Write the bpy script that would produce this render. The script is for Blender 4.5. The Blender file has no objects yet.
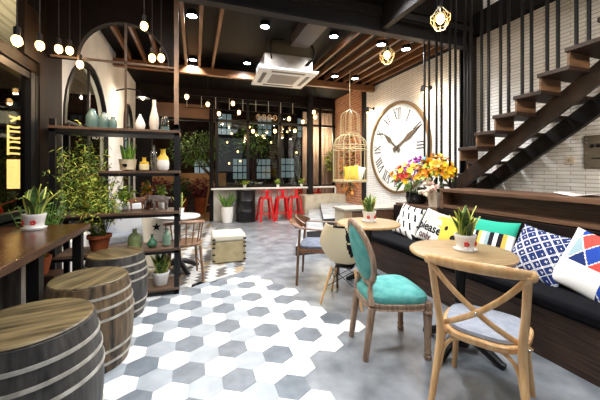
import bpy, bmesh, math, random
from mathutils import Vector, Matrix
PI = math.pi
R = random.Random(7)
SC = bpy.context.scene
C = SC.collection

# ------------------------------------------------------------------ helpers
def tag(o, label=None, cat=None, group=None, kind=None):
    if label: o['label'] = label
    if cat: o['category'] = cat
    if group: o['group'] = group
    if kind: o['kind'] = kind
    return o

def thing(name, label, cat, loc=(0, 0, 0), rz=0, group=None):
    o = bpy.data.objects.new(name, None)
    o.empty_display_size = .1
    C.objects.link(o)
    o.location = loc
    o.rotation_euler = (0, 0, math.radians(rz))
    return tag(o, label, cat, group)

def copy_tree(o, parent=None):
    c = o.copy()
    C.objects.link(c)
    if parent: c.parent = parent
    for ch in list(o.children): copy_tree(ch, c)
    return c

def lin(c):
    if isinstance(c, str):
        c = [int(c[i:i+2], 16)/255 for i in (0, 2, 4)]
        c = [x/12.92 if x <= .04045 else ((x+.055)/1.055)**2.4 for x in c]
    return (c[0], c[1], c[2], 1)

MATS = {}
def mat(name, col, rough=.5, metal=0, var=None, scale=(1, 1, 1), ns=6, bump=0, emit=0, lo=.35, hi=.65, detail=5, coat=0):
    if name in MATS: return MATS[name]
    m = bpy.data.materials.new(name); m.use_nodes = True
    nt = m.node_tree; b = nt.nodes['Principled BSDF']
    b.inputs['Roughness'].default_value = rough
    b.inputs['Metallic'].default_value = metal
    b.inputs['Base Color'].default_value = lin(col)
    if rough >= .6: b.inputs['Specular IOR Level'].default_value = .15
    if coat: b.inputs['Coat Weight'].default_value = coat
    if emit:
        b.inputs['Emission Color'].default_value = lin(col)
        b.inputs['Emission Strength'].default_value = emit
    if var is not None or bump:
        tc = nt.nodes.new('ShaderNodeTexCoord'); mp = nt.nodes.new('ShaderNodeMapping')
        mp.inputs['Scale'].default_value = scale
        nz = nt.nodes.new('ShaderNodeTexNoise'); nz.inputs['Scale'].default_value = ns; nz.inputs['Detail'].default_value = detail
        nt.links.new(tc.outputs['Object'], mp.inputs[0]); nt.links.new(mp.outputs[0], nz.inputs['Vector'])
        if var is not None:
            cr = nt.nodes.new('ShaderNodeValToRGB')
            cr.color_ramp.elements[0].position = lo; cr.color_ramp.elements[1].position = hi
            cr.color_ramp.elements[0].color = lin(col); cr.color_ramp.elements[1].color = lin(var)
            nt.links.new(nz.outputs['Fac'], cr.inputs[0]); nt.links.new(cr.outputs[0], b.inputs['Base Color'])
        if bump:
            bp = nt.nodes.new('ShaderNodeBump'); bp.inputs['Strength'].default_value = bump; bp.inputs['Distance'].default_value = .01
            nt.links.new(nz.outputs['Fac'], bp.inputs['Height']); nt.links.new(bp.outputs[0], b.inputs['Normal'])
    MATS[name] = m
    return m

def brickmat(name, c1, c2, mortar, w, h, ms, axes=(1, 2), rough=.4, bump=.6, tint=None):
    m = bpy.data.materials.new(name); m.use_nodes = True
    nt = m.node_tree; b = nt.nodes['Principled BSDF']; b.inputs['Roughness'].default_value = rough
    tc = nt.nodes.new('ShaderNodeTexCoord'); sp = nt.nodes.new('ShaderNodeSeparateXYZ'); cb = nt.nodes.new('ShaderNodeCombineXYZ')
    br = nt.nodes.new('ShaderNodeTexBrick')
    nt.links.new(tc.outputs['Object'], sp.inputs[0])
    nt.links.new(sp.outputs[axes[0]], cb.inputs[0]); nt.links.new(sp.outputs[axes[1]], cb.inputs[1])
    nt.links.new(cb.outputs[0], br.inputs['Vector'])
    br.inputs['Color1'].default_value = lin(c1); br.inputs['Color2'].default_value = lin(c2); br.inputs['Mortar'].default_value = lin(mortar)
    br.inputs['Scale'].default_value = 1; br.inputs['Brick Width'].default_value = w; br.inputs['Row Height'].default_value = h
    br.inputs['Mortar Size'].default_value = ms; br.inputs['Mortar Smooth'].default_value = .3
    nt.links.new(br.outputs['Color'], b.inputs['Base Color'])
    bp = nt.nodes.new('ShaderNodeBump'); bp.invert = True; bp.inputs['Strength'].default_value = bump; bp.inputs['Distance'].default_value = .008
    nt.links.new(br.outputs['Fac'], bp.inputs['Height']); nt.links.new(bp.outputs[0], b.inputs['Normal'])
    MATS[name] = m
    return m

def glassmat(name, tint='ffffff', amount=.12, rough=.02):
    m = bpy.data.materials.new(name); m.use_nodes = True
    nt = m.node_tree; nt.nodes.remove(nt.nodes['Principled BSDF'])
    tr = nt.nodes.new('ShaderNodeBsdfTransparent'); gl = nt.nodes.new('ShaderNodeBsdfGlossy'); mx = nt.nodes.new('ShaderNodeMixShader')
    tr.inputs[0].default_value = lin(tint); gl.inputs['Roughness'].default_value = rough
    mx.inputs[0].default_value = amount
    nt.links.new(tr.outputs[0], mx.inputs[1]); nt.links.new(gl.outputs[0], mx.inputs[2])
    nt.links.new(mx.outputs[0], nt.nodes['Material Output'].inputs[0])
    MATS[name] = m
    return m

def catmull(pts, n=5):
    pts = [Vector(p) for p in pts]
    if len(pts) < 3 or n < 2: return pts
    P = [pts[0]*2-pts[1]] + pts + [pts[-1]*2-pts[-2]]
    out = []
    for i in range(1, len(P)-2):
        a, b, c, d = P[i-1:i+3]
        for k in range(n):
            t = k/n
            out.append(.5*((2*b)+(c-a)*t+(2*a-5*b+4*c-d)*t*t+(3*b-a-3*c+d)*t**3))
    out.append(P[-2])
    return out

class MB:
    def __init__(s): s.bm = bmesh.new(); s.mi = 0; s.M = Matrix()
    def v(s, p): return s.bm.verts.new(s.M @ Vector(p))
    def f(s, vs):
        try:
            f = s.bm.faces.new(vs); f.material_index = s.mi; return f
        except ValueError: return None
    def poly(s, pts): return s.f([s.v(p) for p in pts])
    def box(s, x0, x1, y0, y1, z0, z1):
        v = [s.v((x, y, z)) for z in (z0, z1) for y in (y0, y1) for x in (x0, x1)]
        for q in ((0, 2, 3, 1), (4, 5, 7, 6), (0, 1, 5, 4), (2, 6, 7, 3), (0, 4, 6, 2), (1, 3, 7, 5)): s.f([v[i] for i in q])
        return s
    def bar(s, p0, p1, w, d, up=(0, 0, 1)):
        p0, p1 = Vector(p0), Vector(p1); t = (p1-p0).normalized(); up = Vector(up)
        if abs(t.dot(up)) > .99: up = Vector((0, 1, 0))
        a = t.cross(up).normalized(); b = a.cross(t)
        ring = lambda p: [s.v(p+a*w/2*i+b*d/2*j) for i, j in ((-1, -1), (1, -1), (1, 1), (-1, 1))]
        r0, r1 = ring(p0), ring(p1)
        for i in range(4): s.f([r0[i], r0[(i+1) % 4], r1[(i+1) % 4], r1[i]])
        s.f(r0[::-1]); s.f(r1)
        return s
    def tube(s, pts, r, seg=8, sm=1, flat=1, close=False, up=None):
        """flat squashes the section along its second axis"""
        n0 = len(pts); pts = catmull(pts, sm) if sm > 1 else [Vector(p) for p in pts]
        n = len(pts)
        rs = [r]*n if not hasattr(r, '__len__') else [r[min(int(i*(n0-1)/(n-1)), n0-2)]*(1-((i*(n0-1)/(n-1)) - min(int(i*(n0-1)/(n-1)), n0-2))) + r[min(int(i*(n0-1)/(n-1)), n0-2)+1]*((i*(n0-1)/(n-1)) - min(int(i*(n0-1)/(n-1)), n0-2)) for i in range(n)]
        a = None; rings = []
        for i, p in enumerate(pts):
            if close: t = (pts[(i+1) % n]-pts[i-1]).normalized()
            else: t = (pts[min(i+1, n-1)]-pts[max(i-1, 0)]).normalized()
            if up is not None:
                a = t.cross(Vector(up))
                a = a.normalized() if a.length > 1e-4 else Vector((1, 0, 0))
            elif a is None:
                a = t.orthogonal().normalized()
            else:
                a = (a-t*a.dot(t)).normalized()
            b = t.cross(a)
            rings.append([s.v(p+(a*math.cos(2*PI*k/seg)+b*math.sin(2*PI*k/seg)*flat)*rs[i]) for k in range(seg)])
        m = n if close else n-1
        for i in range(m):
            A, B = rings[i], rings[(i+1) % n]
            for k in range(seg): s.f([A[k], A[(k+1) % seg], B[(k+1) % seg], B[k]])
        if not close: s.f(rings[0][::-1]); s.f(rings[-1])
        return s
    def lathe(s, prof, c=(0, 0, 0), seg=24, cap=True):
        rings = []
        for r, z in prof:
            rings.append([s.v((c[0]+r*math.cos(2*PI*k/seg), c[1]+r*math.sin(2*PI*k/seg), c[2]+z)) for k in range(seg)])
        for A, B in zip(rings, rings[1:]):
            for k in range(seg): s.f([A[k], A[(k+1) % seg], B[(k+1) % seg], B[k]])
        if cap:
            if prof[0][0] > 1e-4: s.f(rings[0][::-1])
            if prof[-1][0] > 1e-4: s.f(rings[-1])
        return s
    def ball(s, c, r, seg=12, st=8):
        if not hasattr(r, '__len__'): r = (r, r, r)
        old = s.M; s.M = old @ Matrix.Translation(c) @ Matrix.Diagonal((r[0], r[1], r[2], 1))
        s.lathe([(max(math.sin(PI*i/st), .001), -math.cos(PI*i/st)) for i in range(st+1)], seg=seg, cap=False)
        s.M = old
        return s
    def stack(s, outline, levels, cap=True):
        n = len(outline); cx = sum(p[0] for p in outline)/n; cy = sum(p[1] for p in outline)/n
        rings = [[s.v((cx+(p[0]-cx)*k, cy+(p[1]-cy)*k, z)) for p in outline] for k, z in levels]
        for A, B in zip(rings, rings[1:]):
            for k in range(n): s.f([A[k], A[(k+1) % n], B[(k+1) % n], B[k]])
        if cap: s.f(rings[0][::-1]); s.f(rings[-1])
        return s
    def leaf(s, p, d, L, w, bend=.3, n=3, side=None):
        p = Vector(p); d = Vector(d).normalized()
        a = side if side is not None else d.cross(Vector((R.uniform(-1, 1), R.uniform(-1, 1), R.uniform(-1, 1))))
        a = Vector(a).normalized(); prev = None
        for i in range(n+1):
            t = i/n; q = p+d*L*t+Vector((0, 0, -1))*bend*L*t*t
            ww = w*math.sin(PI*min(max(t, .06), .97))*.5
            cur = (s.v(q-a*ww), s.v(q+a*ww))
            if prev: s.f([prev[0], prev[1], cur[1], cur[0]])
            prev = cur
        return s
    def build(s, name, m, parent=None, loc=None, rot=None, smooth=True, bevel=0, sharp=38):
        bm = s.bm
        bmesh.ops.recalc_face_normals(bm, faces=bm.faces)
        if smooth:
            for f in bm.faces: f.smooth = True
            for e in bm.edges:
                if len(e.link_faces) == 2 and e.calc_face_angle(0) > math.radians(sharp): e.smooth = False
        me = bpy.data.meshes.new(name); bm.to_mesh(me); bm.free()
        for x in (m if isinstance(m, (list, tuple)) else [m]): me.materials.append(x)
        o = bpy.data.objects.new(name, me); C.objects.link(o)
        if parent: o.parent = parent
        if loc: o.location = loc
        if rot: o.rotation_euler = rot
        if bevel:
            bv = o.modifiers.new('bevel', 'BEVEL'); bv.width = bevel; bv.segments = 2; bv.limit_method = 'ANGLE'
        return o

def bx(name, m, x0, x1, y0, y1, z0, z1, parent=None, bevel=0):
    return MB().box(x0, x1, y0, y1, z0, z1).build(name, m, parent, bevel=bevel)
def struct(o): o['kind'] = 'structure'; return o
def lamp(name, kind, loc, power, color=(1, 1, 1), size=.05, parent=None, rot=None, spot=None, blend=.5, sy=None):
    l = bpy.data.lights.new(name, kind); l.energy = power; l.color = color
    if kind == 'AREA':
        l.size = size
        if sy: l.shape = 'RECTANGLE'; l.size_y = sy
    else: l.shadow_soft_size = size
    if kind == 'SPOT': l.spot_size = math.radians(spot or 120); l.spot_blend = blend
    o = bpy.data.objects.new(name, l); C.objects.link(o); o.location = loc
    if rot: o.rotation_euler = rot
    if parent: o.parent = parent
    return o
def circ(r, n=24, ry=None, p=2, cx=0, cy=0):
    ry = ry or r; out = []
    for k in range(n):
        c, s = math.cos(2*PI*k/n), math.sin(2*PI*k/n)
        out.append((cx+r*math.copysign(abs(c)**(2/p), c), cy+ry*math.copysign(abs(s)**(2/p), s)))
    return out
ORD = ['first', 'second', 'third', 'fourth', 'fifth', 'sixth', 'seventh', 'eighth', 'ninth', 'tenth', 'eleventh', 'twelfth', 'thirteenth', 'fourteenth']

# ------------------------------------------------------------------ materials
black = mat('black_steel', '0d0d0f', .45, .3)
blackm = mat('black_matte', '141213', .75)
darkwood = mat('dark_wood', '2a1b13', .45, var='4a3122', scale=(8, .6, 8), ns=5, bump=.1)
benchwood = mat('bench_wood', '24160e', .5, var='4e3727', scale=(10, .7, 14), ns=4, bump=.15)
shelfwood = mat('shelf_wood', '4a3223', .5, var='6f4f38', scale=(10, .8, 14), ns=4, bump=.15)
counterwood = mat('counter_wood', '24130a', .22, var='54301a', scale=(14, .7, 6), ns=4)
rackwood = mat('rack_wood', '463225', .5, var='6b523e', scale=(.8, 10, 10), ns=5)
slatwood = mat('slat_wood', '57351f', .5, var='7e5330', scale=(10, .6, 10), ns=4)
beamwood = mat('beam_wood', '5b3a22', .5, var='8a5a33', scale=(.6, 10, 10), ns=4)
tablewood = mat('table_wood', '8b7250', .4, var='a68c66', scale=(1.2, 12, 6), ns=4)
tableedge = mat('table_edge_wood', 'c79a66', .4, var='dcb483', ns=8)
beech = mat('light_beech', 'cc9b62', .35, var='dfb580', scale=(8, 8, .8), ns=5, coat=.2)
walnut = mat('walnut', '5a3c28', .35, var='7a5438', scale=(8, 8, 1), ns=5)
oakworn = mat('weathered_oak', '7d6350', .55, var='a68d75', scale=(6, 6, 1), ns=9, bump=.15)
spindlewood = mat('spindle_wood', '6a4a33', .45, var='8b664a', scale=(6, 6, 1), ns=6)
barrelside = mat('barrel_side', '0b0a0a', .5, var='4f4b47', scale=(9, 9, 1.3), ns=3.2, bump=.25, lo=.3, hi=.7, detail=9)
barrelside2 = mat('barrel_side_brown', '160e09', .5, var='7c6446', scale=(9, 9, 1), ns=3.4, bump=.25, lo=.32, hi=.68, detail=9)
barreltop = mat('barrel_top', '352b1a', .45, var='776745', scale=(1, 9, 5), ns=4, detail=8)
hoopm = mat('hoop_metal', 'c9c4b9', .35, .4, var='a39c90', ns=20)
white = mat('white_paint', 'e6e4df', .5)
ceramic = mat('white_ceramic', 'ece9e4', .22, coat=.3)
cream = mat('cream_plastic', 'd3c3a0', .35)
chrome = mat('chrome', 'cccccc', .15, 1)
gold = mat('gold_wire', 'bfae84', .4, .4)
teal = mat('teal_velvet', '4d9691', .8, var='68aba5', ns=14)
greyfab = mat('grey_fabric', '8b909b', .8, var='9a9fa9', ns=30)
darkgreyfab = mat('dark_grey_fabric', '6b7180', .8, var='7d8392', ns=20)
blackfab = mat('black_fabric', '07070b', .95, var='0d0e13', ns=30)
leatherette = mat('beige_leatherette', 'a3936c', .5, var='b4a47e', ns=10)
leatherlid = mat('cream_leatherette', 'd3cbb6', .5)
redpaint = mat('red_enamel', 'd1141c', .28, coat=.4)
concrete = mat('concrete_floor', '63686d', .3, var='9da1a6', ns=4.5, lo=.3, hi=.72, detail=10, bump=.03)
hexdark = mat('hex_dark', '687078', .3, var='7b838b', ns=9)
hexlight = mat('hex_light', '9aa1a7', .3, var='a8afb5', ns=9)
hexwhite = mat('hex_white', 'e6e7e6', .28)
grout = mat('grout', 'b5b4b0', .6)
tantile = mat('tan_tile', '8d7a5f', .35, var='a4927a', ns=8)
greytile = mat('grey_tile', '524e4d', .35, var='6a6562', ns=8)
plaster = mat('plaster', 'e6e3dd', .7, var='d9d5cd', ns=3)
ceilblack = mat('ceiling_black', '090706', .6, var='100c09', ns=2)
fascia = mat('fascia_dark', '090503', .6, var='170e08', ns=2)
wallbrown = mat('brown_panel', '0b0704', .6, var='1c1108', scale=(4, 4, .6), ns=3)
greysteel = mat('grey_steel', '2d2b2c', .6, .1)
marble = mat('marble', 'b4b8bc', .4, var='84898f', ns=4, lo=.4, hi=.75, detail=8)
beigestone = mat('beige_stone', 'b3a68e', .6, var='c8bda6', ns=5)
acwhite = mat('ac_white', 'e8e6e0', .4)
galv = mat('galvanised', '9c9690', .35, .5, var='b8ada1', ns=5)
green1 = mat('leaf_green', '3f6b22', .5, var='7ea23a', ns=20)
green2 = mat('leaf_bright', '8fae2c', .5, var='c3cf4b', ns=12)
green3 = mat('leaf_dark', '1f3a17', .5, var='3e5f2a', ns=12)
snakeg = mat('snake_green', '223d1c', .4, var='4f7238', scale=(1, 1, 5), ns=14)
snakey = mat('snake_yellow', 'b8bd55', .4)
terra = mat('terracotta', '7a3d23', .7, var='95502f', ns=6)
soil = mat('soil', '2a1d14', .9)
trunk = mat('trunk', '4b3522', .8)
redflower = mat('red_mark', 'c5302c', .5)
yellowf = mat('petal_yellow', 'f2c21a', .5)
orangef = mat('petal_orange', 'f09a2a', .5)
purplef = mat('petal_purple', 'a04aa8', .5)
pinkf = mat('petal_pink', 'f0c9bc', .5)
creamf = mat('petal_cream', 'f3ead0', .5)
redf = mat('petal_red', 'c43b33', .5)
bluef = mat('petal_blue', '6ea5c9', .5)
tile = brickmat('white_subway_tile', 'f2efe9', 'e6e3dd', 'a09a92', .28, .045, .004)
redbrick = brickmat('red_brick', 'a85c38', 'c77e50', 'b3a08a', .22, .07, .012, rough=.7)
glass = glassmat('window_glass', 'e6ece8', .05)
glassdark = glassmat('window_glass_dark', 'b8b4ac', .08)
bluejar = mat('blue_glass', '54706f', .1, coat=.4); greenjar = mat('green_glass', '3c6a4e', .12, coat=.4)
bulbm = mat('bulb_glow', (1, .60, .22), .3, emit=7)
spotm = mat('spot_glow', (.86, .93, 1), .3, emit=30)
neonm = mat('neon_glow', (1, .76, .3), .3, emit=5)
brass = mat('brass', '8d7350', .35, .7)
nightwall = mat('night_wall', '241a14', .8, var='3a2b20', ns=2)

# ------------------------------------------------------------------ setting
XL, XR, YB, ZC = -1.4, 4.1, 8.45, 3.55
struct(bx('floor', concrete, -1.4, 4.1, -1.5, 8.5, -.1, 0))
POLY = [(-1.4, 0.6), (-1.4, 3.55), (-.92, 3.6), (-.47, 3.68), (.06, 3.74), (.6, 4.02), (.97, 3.52), (1.09, 2.98), (1.31, 2.52), (1.46, 2.36), (1.24, 2.16), (1.06, 2.11), (.82, 1.98), (.70, 1.91), (.78, 1.68), (.74, .6)]
def inside(x, y, P):
    r = False; j = len(P)-1
    for i in range(len(P)):
        if (P[i][1] > y) != (P[j][1] > y) and x < (P[j][0]-P[i][0])*(y-P[i][1])/(P[j][1]-P[i][1])+P[i][0]: r = not r
        j = i
    return r
m = MB(); hs = .2045
for i in range(-40, 40):
    for j in range(-30, 40):
        x = -.038+hs*i+hs/2*j; y = 2.493+hs*.8660254*j
        if not inside(x, y, POLY): continue
        k = (i-j) % 3
        if k == 2 and x > .56: k = 1
        m.mi = (0, 2, 1)[k]
        rr = hs/math.sqrt(3)*.985
        top = [m.v((x+rr*math.cos(PI/6+a*PI/3), y+rr*math.sin(PI/6+a*PI/3), .004)) for a in range(6)]
        bot = [m.v((x+rr*math.cos(PI/6+a*PI/3), y+rr*math.sin(PI/6+a*PI/3), 0)) for a in range(6)]
        m.f(top)
        for a in range(6): m.f([bot[a], bot[(a+1) % 6], top[(a+1) % 6], top[a]])
o = struct(m.build('floor_hexagon_tile', [hexdark, hexlight, hexwhite], smooth=False))
# herringbone field
HG = [(-1.4, 3.60), (-.92, 3.62), (-.47, 3.70), (.06, 3.76), (.58, 4.04), (.70, 4.4), (.5, 6.04), (.39, 7.6), (.3, 8.45), (-1.4, 8.45)]
m = MB(); m.stack(HG, [(1, 0), (1, .0015)]); struct(m.build('floor_grout', grout, smooth=False))
HP = [(-1.4, 3.62), (-.47, 3.72), (.06, 3.78), (.6, 4.06), (.70, 4.4), (.5, 6.04), (.39, 7.6), (.3, 8.45), (-1.4, 8.45)]
m = MB(); a = .082; g = .002
ca, sa = math.cos(math.radians(38)), math.sin(math.radians(38))
def hb(u0, v0, w, h, wt=(6, 2, 2, 2)):
    cu, cv = u0+w/2, v0+h/2
    X, Y = ca*cu-sa*cv-.4, sa*cu+ca*cv+6
    if not inside(X, Y, HP): return
    m.mi = R.choices((0, 1, 2, 3), wt)[0]
    pts = []
    for u, v in ((u0+g, v0+g), (u0+w-g, v0+g), (u0+w-g, v0+h-g), (u0+g, v0+h-g)): pts.append((ca*u-sa*v-.4, sa*u+ca*v+6, .004))
    t = [m.v(p) for p in pts]; b = [m.v((p[0], p[1], 0)) for p in pts]
    m.f(t)
    for q in range(4): m.f([b[q], b[(q+1) % 4], t[(q+1) % 4], t[q]])
for i in range(-60, 60):
    for j in range(-40, 40):
        u = (i+2*j)*a*1.0; v = (i-2*j)*a
        hb(u, v, 2*a, a, (1, 3, 4, 1)); hb(u+2*a, v-a, a, 2*a, (8, 1, .5, 2))
struct(m.build('floor_herringbone_tile', [mat('herringbone_white', 'c9c8c4', .35), tantile, greytile, hexlight], smooth=False))

struct(bx('wall_right', tile, 4.1, 4.2, -1.5, 6.7, 0, 6))
struct(bx('wall_right_brick', redbrick, 4.1, 4.2, 6.7, 8.45, 0, 3.6))
struct(bx('trim_1', black, 4.02, 4.12, 6.62, 6.72, .6, 3.4))
struct(bx('trim_2', blackm, 3.98, 4.1, -1.5, 6.72, 3.40, 3.72))
# left wall: near part with the window, brown panel, white part with arched windows
m = MB(); m.box(-1.5, -1.4, -1.5, 3.48, 0, .95); m.box(-1.44, -1.4, -1.5, 3.48, 2.24, 2.36)
struct(m.build('wall_left_sill', wallbrown))
m = MB(); m.box(-1.5, -1.38, 3.48, 3.98, 0, 3.55); m.box(-1.43, -1.38, 3.26, 3.48, 2.36, 2.82); m.box(-1.43, -1.38, 3.21, 3.26, 2.36, 3.55)
struct(m.build('wall_left_panel', wallbrown))
def wall_arches(y0, y1, z1, arches):
    m = MB(); N = 18
    edges = [y0]
    for (c, r, zb, zs) in arches: edges += [c-r, c+r]
    edges.append(y1)
    for i in range(0, len(edges), 2): m.box(-1.5, -1.4, edges[i], edges[i+1], 0, z1)
    for (c, r, zb, zs) in arches:
        m.box(-1.5, -1.4, c-r, c+r, 0, zb)
        for k in range(N):
            a0, a1 = PI*k/N, PI*(k+1)/N
            ya, yb = c+r*math.cos(a0), c+r*math.cos(a1); za, zb2 = zs+r*math.sin(a0), zs+r*math.sin(a1)
            for x in (-1.5, -1.4): m.poly([(x, ya, za), (x, yb, zb2), (x, yb, z1), (x, ya, z1)])
            m.poly([(-1.5, ya, za), (-1.5, yb, zb2), (-1.4, yb, zb2), (-1.4, ya, za)])
    return struct(m.build('wall_left', plaster, smooth=False))
ARCH = [(4.96, .88, .5, 1.93), (7.55, .45, .5, 2.35)]
wall_arches(3.98, 8.45, 3.55, ARCH)
for n, (c, r, zb, zs) in enumerate(ARCH):
    m = MB(); pts = [(-1.41, c-r, zb)]+[(-1.41, c-r, zs)]+[(-1.41, c+r*math.cos(PI-PI*k/16), zs+r*math.sin(PI*k/16)) for k in range(1, 16)]+[(-1.41, c+r, zs), (-1.41, c+r, zb)]
    m.tube(pts, .045, seg=4); m.bar((-1.41, c, zb), (-1.41, c, zs+r), .03, .03); m.bar((-1.41, c-r, zs), (-1.41, c+r, zs), .03, .03)
    w = struct(m.build('window_%d' % (n+3), black, smooth=False))
    m = MB(); m.poly([(-1.44, p[1], p[2]) for p in pts]); m.build('pane', glass, w)
# near left window: frame, pane
m = MB()
for z in (.97, 2.22): m.box(-1.47, -1.40, -1.5, 3.48, z-.04, z+.04)
for y in (1.1, 3.38, 3.46): m.box(-1.47, -1.39, y-.035, y+.035, .95, 2.24)
w = struct(m.build('window_1', black)); MB().box(-1.445, -1.435, -1.5, 3.36, .97, 2.22).build('pane', glassdark, w)
m = MB()
for y in (1.6,): m.box(-1.47, -1.40, y-.035, y+.035, 2.36, 3.55)
m.box(-1.47, -1.4, -1.5, 3.48, 3.5, 3.58)
w = struct(m.build('window_2', black)); MB().box(-1.425, -1.42, -1.5, 3.2, 2.36, 3.5).build('pane', glass, w)
MB().box(-1.425, -1.42, 3.27, 3.47, 2.82, 3.5).build('pane', glass, w)

struct(bx('ceiling', ceilblack, -1.5, 4.2, 3.4, 8.6, 3.55, 3.65))
struct(bx('ceiling_front', ceilblack, -1.5, 2.5, -1.5, 3.4, 3.55, 3.65))
struct(bx('ceiling_stairwell', ceilblack, -1.5, 4.2, -1.5, 6.7, 6.0, 6.1))
struct(bx('wall_stairwell', fascia, -1.5, 4.2, 3.4, 3.5, 3.65, 6.0))
m = MB(); m.box(-1.4, 4.0, 3.44, 3.56, 3.22, 3.25); m.box(-1.4, 4.0, 3.44, 3.56, 3.42, 3.45); m.box(-1.4, 4.0, 3.485, 3.515, 3.25, 3.42); m.box(-1.4, 4.0, 3.42, 3.58, 3.45, 3.56)
t = thing('steel_cross_beam', 'grey steel beam crossing the ceiling in front of the slats', 'beam'); m.build('web', greysteel, t)
m = MB(); m.box(2.36, 2.44, -1.5, 3.44, 3.26, 3.56); m.build('stair_edge_beam', mat('edge_beam_dark', '1d1a19', .7))
tag(bpy.data.objects['stair_edge_beam'], 'grey steel beam running along the edge of the stair opening', 'beam')
bx('slat_end_beam', beamwood, -1.4, 4.08, 6.22, 6.32, 3.26, 3.40)
tag(bpy.data.objects['slat_end_beam'], 'brown wooden beam on which the far ends of all ceiling slats rest', 'beam')
bx('end_fascia', fascia, -1.38, 4.08, 6.33, 6.37, 3.30, 3.55); tag(bpy.data.objects['end_fascia'], 'dark board closing the gap above the wooden end beam', 'board')
# slats
sx = [-1.12, -.88, -.64, -.40, -.16, .08, .33]
sr = [2.30, 2.54, 2.78, 3.02, 3.26, 3.50, 3.74, 3.95]
first = None
for i, x in enumerate(sx+sr):
    if first is None: o = first = MB().box(-.022, .022, 3.5, 6.24, 3.40, 3.50).build('ceiling_slat', slatwood)
    else: o = first.copy(); C.objects.link(o)
    o.location.x = x
    if i < 7: tag(o, 'narrow wooden ceiling slat, %s from the left wall in the left set' % ORD[i], 'ceiling slat', 'wooden slats at the left of the ceiling')
    else: tag(o, 'narrow wooden ceiling slat, %s from the left in the right set' % ORD[i-7], 'ceiling slat', 'wooden slats at the right of the ceiling')
# brown beams high over the stair opening
for i, y in enumerate((2.0, 2.6, 3.15)):
    o = bx('stairwell_beam', slatwood, 2.5, 4.0, y, y+.06, 3.9, 4.05); tag(o, 'brown joist over the stair opening, %s from the front' % ORD[i], 'beam', 'joists over the stair opening')

# back facade
m = MB(); m.box(.47, 2.85, 8.36, 8.5, 0, .85)
struct(m.build('wall_back', mat('back_wall_paint', 'c9c4bb', .6, var='b5aea2', ns=3)))
struct(bx('wall_back_top', fascia, -1.5, 4.2, 8.42, 8.52, 3.28, 3.6))
m = MB()
for x in (.56, 1.40, 2.33, 3.6, 4.05): m.box(x-.035, x+.035, 8.4, 8.47, .85, 3.3)
for z in (.9, 2.72, 3.27): m.box(.38, 4.1, 8.4, 8.47, z-.035, z+.035)
w = struct(m.build('window_5', black)); MB().box(.56, 4.1, 8.43, 8.436, .9, 3.27).build('pane', glass, w)
m = MB()
for x in (-1.08, .42): m.box(x-.05, x+.05, 8.38, 8.5, 0, 3.3)
m.box(-1.4, .42, 8.38, 8.5, 2.68, 2.74)
m.box(-1.4, -1.05, 8.4, 8.48, 0, 3.3)
struct(m.build('door_1', blackm))
o = MB().box(3.1, 3.24, 8.1, 8.24, .67, 3.55).build('black_column', black); tag(o, 'square black column in front of the back window, behind the right bulbs', 'column')
# canopy seen through the door
o = bx('entrance_canopy', mat('canopy_brown', '6b4a33', .35, var='7b573d', ns=1), -1.3, .5, 8.55, 8.75, 2.72, 3.14); tag(o, 'brown signboard fascia over the open entrance', 'fascia')

# platform and diagonal steps at the back right
o = struct(bx('floor_platform', beigestone, 2.86, 4.1, 7.72, 8.36, 0, .67))
def step(name, off, z0, z1, v0, v1):
    u = (.371, .928); n = (.928, -.371)
    P = lambda a, b: (off*n[0]+a*u[0]+b*n[0], off*n[1]+a*u[1]+b*n[1])
    pts = [P(v0, 0), P(v1, 0), P(v1, 3.2), P(v0, 3.2)]
    m = MB()
    cl = []
    for (x, y) in pts: cl.append((min(x, 4.08), y))
    # clip to room: build polygon by hand
    A = P(v0, 0); 
    top = 7.68
    t = (top-A[1])/u[1]; B = (A[0]+u[0]*t, top)
    poly = [A, B, (4.08, top), (4.08, 4.75 if A[1] > 4.75 else A[1]), (A[0]+.1, A[1])] if True else pts
    poly = [A, B, (4.08, top), (4.08, A[1])]
    m.stack(poly[::-1], [(1, z0), (1, z1)])
    for f in m.bm.faces:
        if len(f.verts) == 4 and abs(f.calc_center_median().z-(z0+z1)/2) < .01: f.material_index = 1
    return struct(m.build(name, [marble, mat('step_dark', '2e2d2e', .5)], smooth=False))
step('floor_step_low', -.276, 0, .15, 4.77, 9)
step('floor_step_middle', -.11, .15, .30, 5.2, 9)
step('floor_step_high', .198, .30, .45, 5.65, 9)

# ------------------------------------------------------------------ outside
struct(bx('ground_outside', mat('pavement_night', '3a2f28', .8, var='54463a', ns=2), -9, 12, -3, 15, -.2, -.11))
m = MB(); m.box(-8, 12, 13.5, 13.8, -.2, 7)
bb = thing('night_building', 'dark building across the street behind the back windows', 'building'); m.build('facade', nightwall, bb)
paneb = mat('pane_cool', (.42, .55, .62), .3, emit=.35)
for x, z0 in ((1.9, .95), (2.95, .95), (4.1, 1.0), (5.2, .95), (-2.6, 1.9), (1.2, 2.9), (3.0, 2.9), (4.9, 2.9), (.3, .9)):
    f = MB(); f.box(x-.35, x+.35, 13.42, 13.5, z0, z0+1.0); f = f.build('window', blackm, bb)
    q = MB()
    for i in range(3):
        for j in range(3): q.box(x-.32+i*.22, x-.32+i*.22+.18, 13.40, 13.42, z0+.05+j*.31, z0+.05+j*.31+.26)
    q.build('pane', paneb, f)
o = bx('tan_parapet', mat('tan_wall', 'a57c58', .7, var='b88d66', ns=2), -3.2, 1.0, 10.5, 10.7, .72, 1.28); tag(o, 'tan low wall on the terrace seen through the entrance', 'wall')
m = MB()
for k in range(5): m.box(-3.2, 1.0, 10.44, 10.48, .02+k*.14, .13+k*.14)
o = m.build('terrace_fence', darkwood); tag(o, 'dark horizontal board fence under the tan terrace wall', 'fence')
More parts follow.
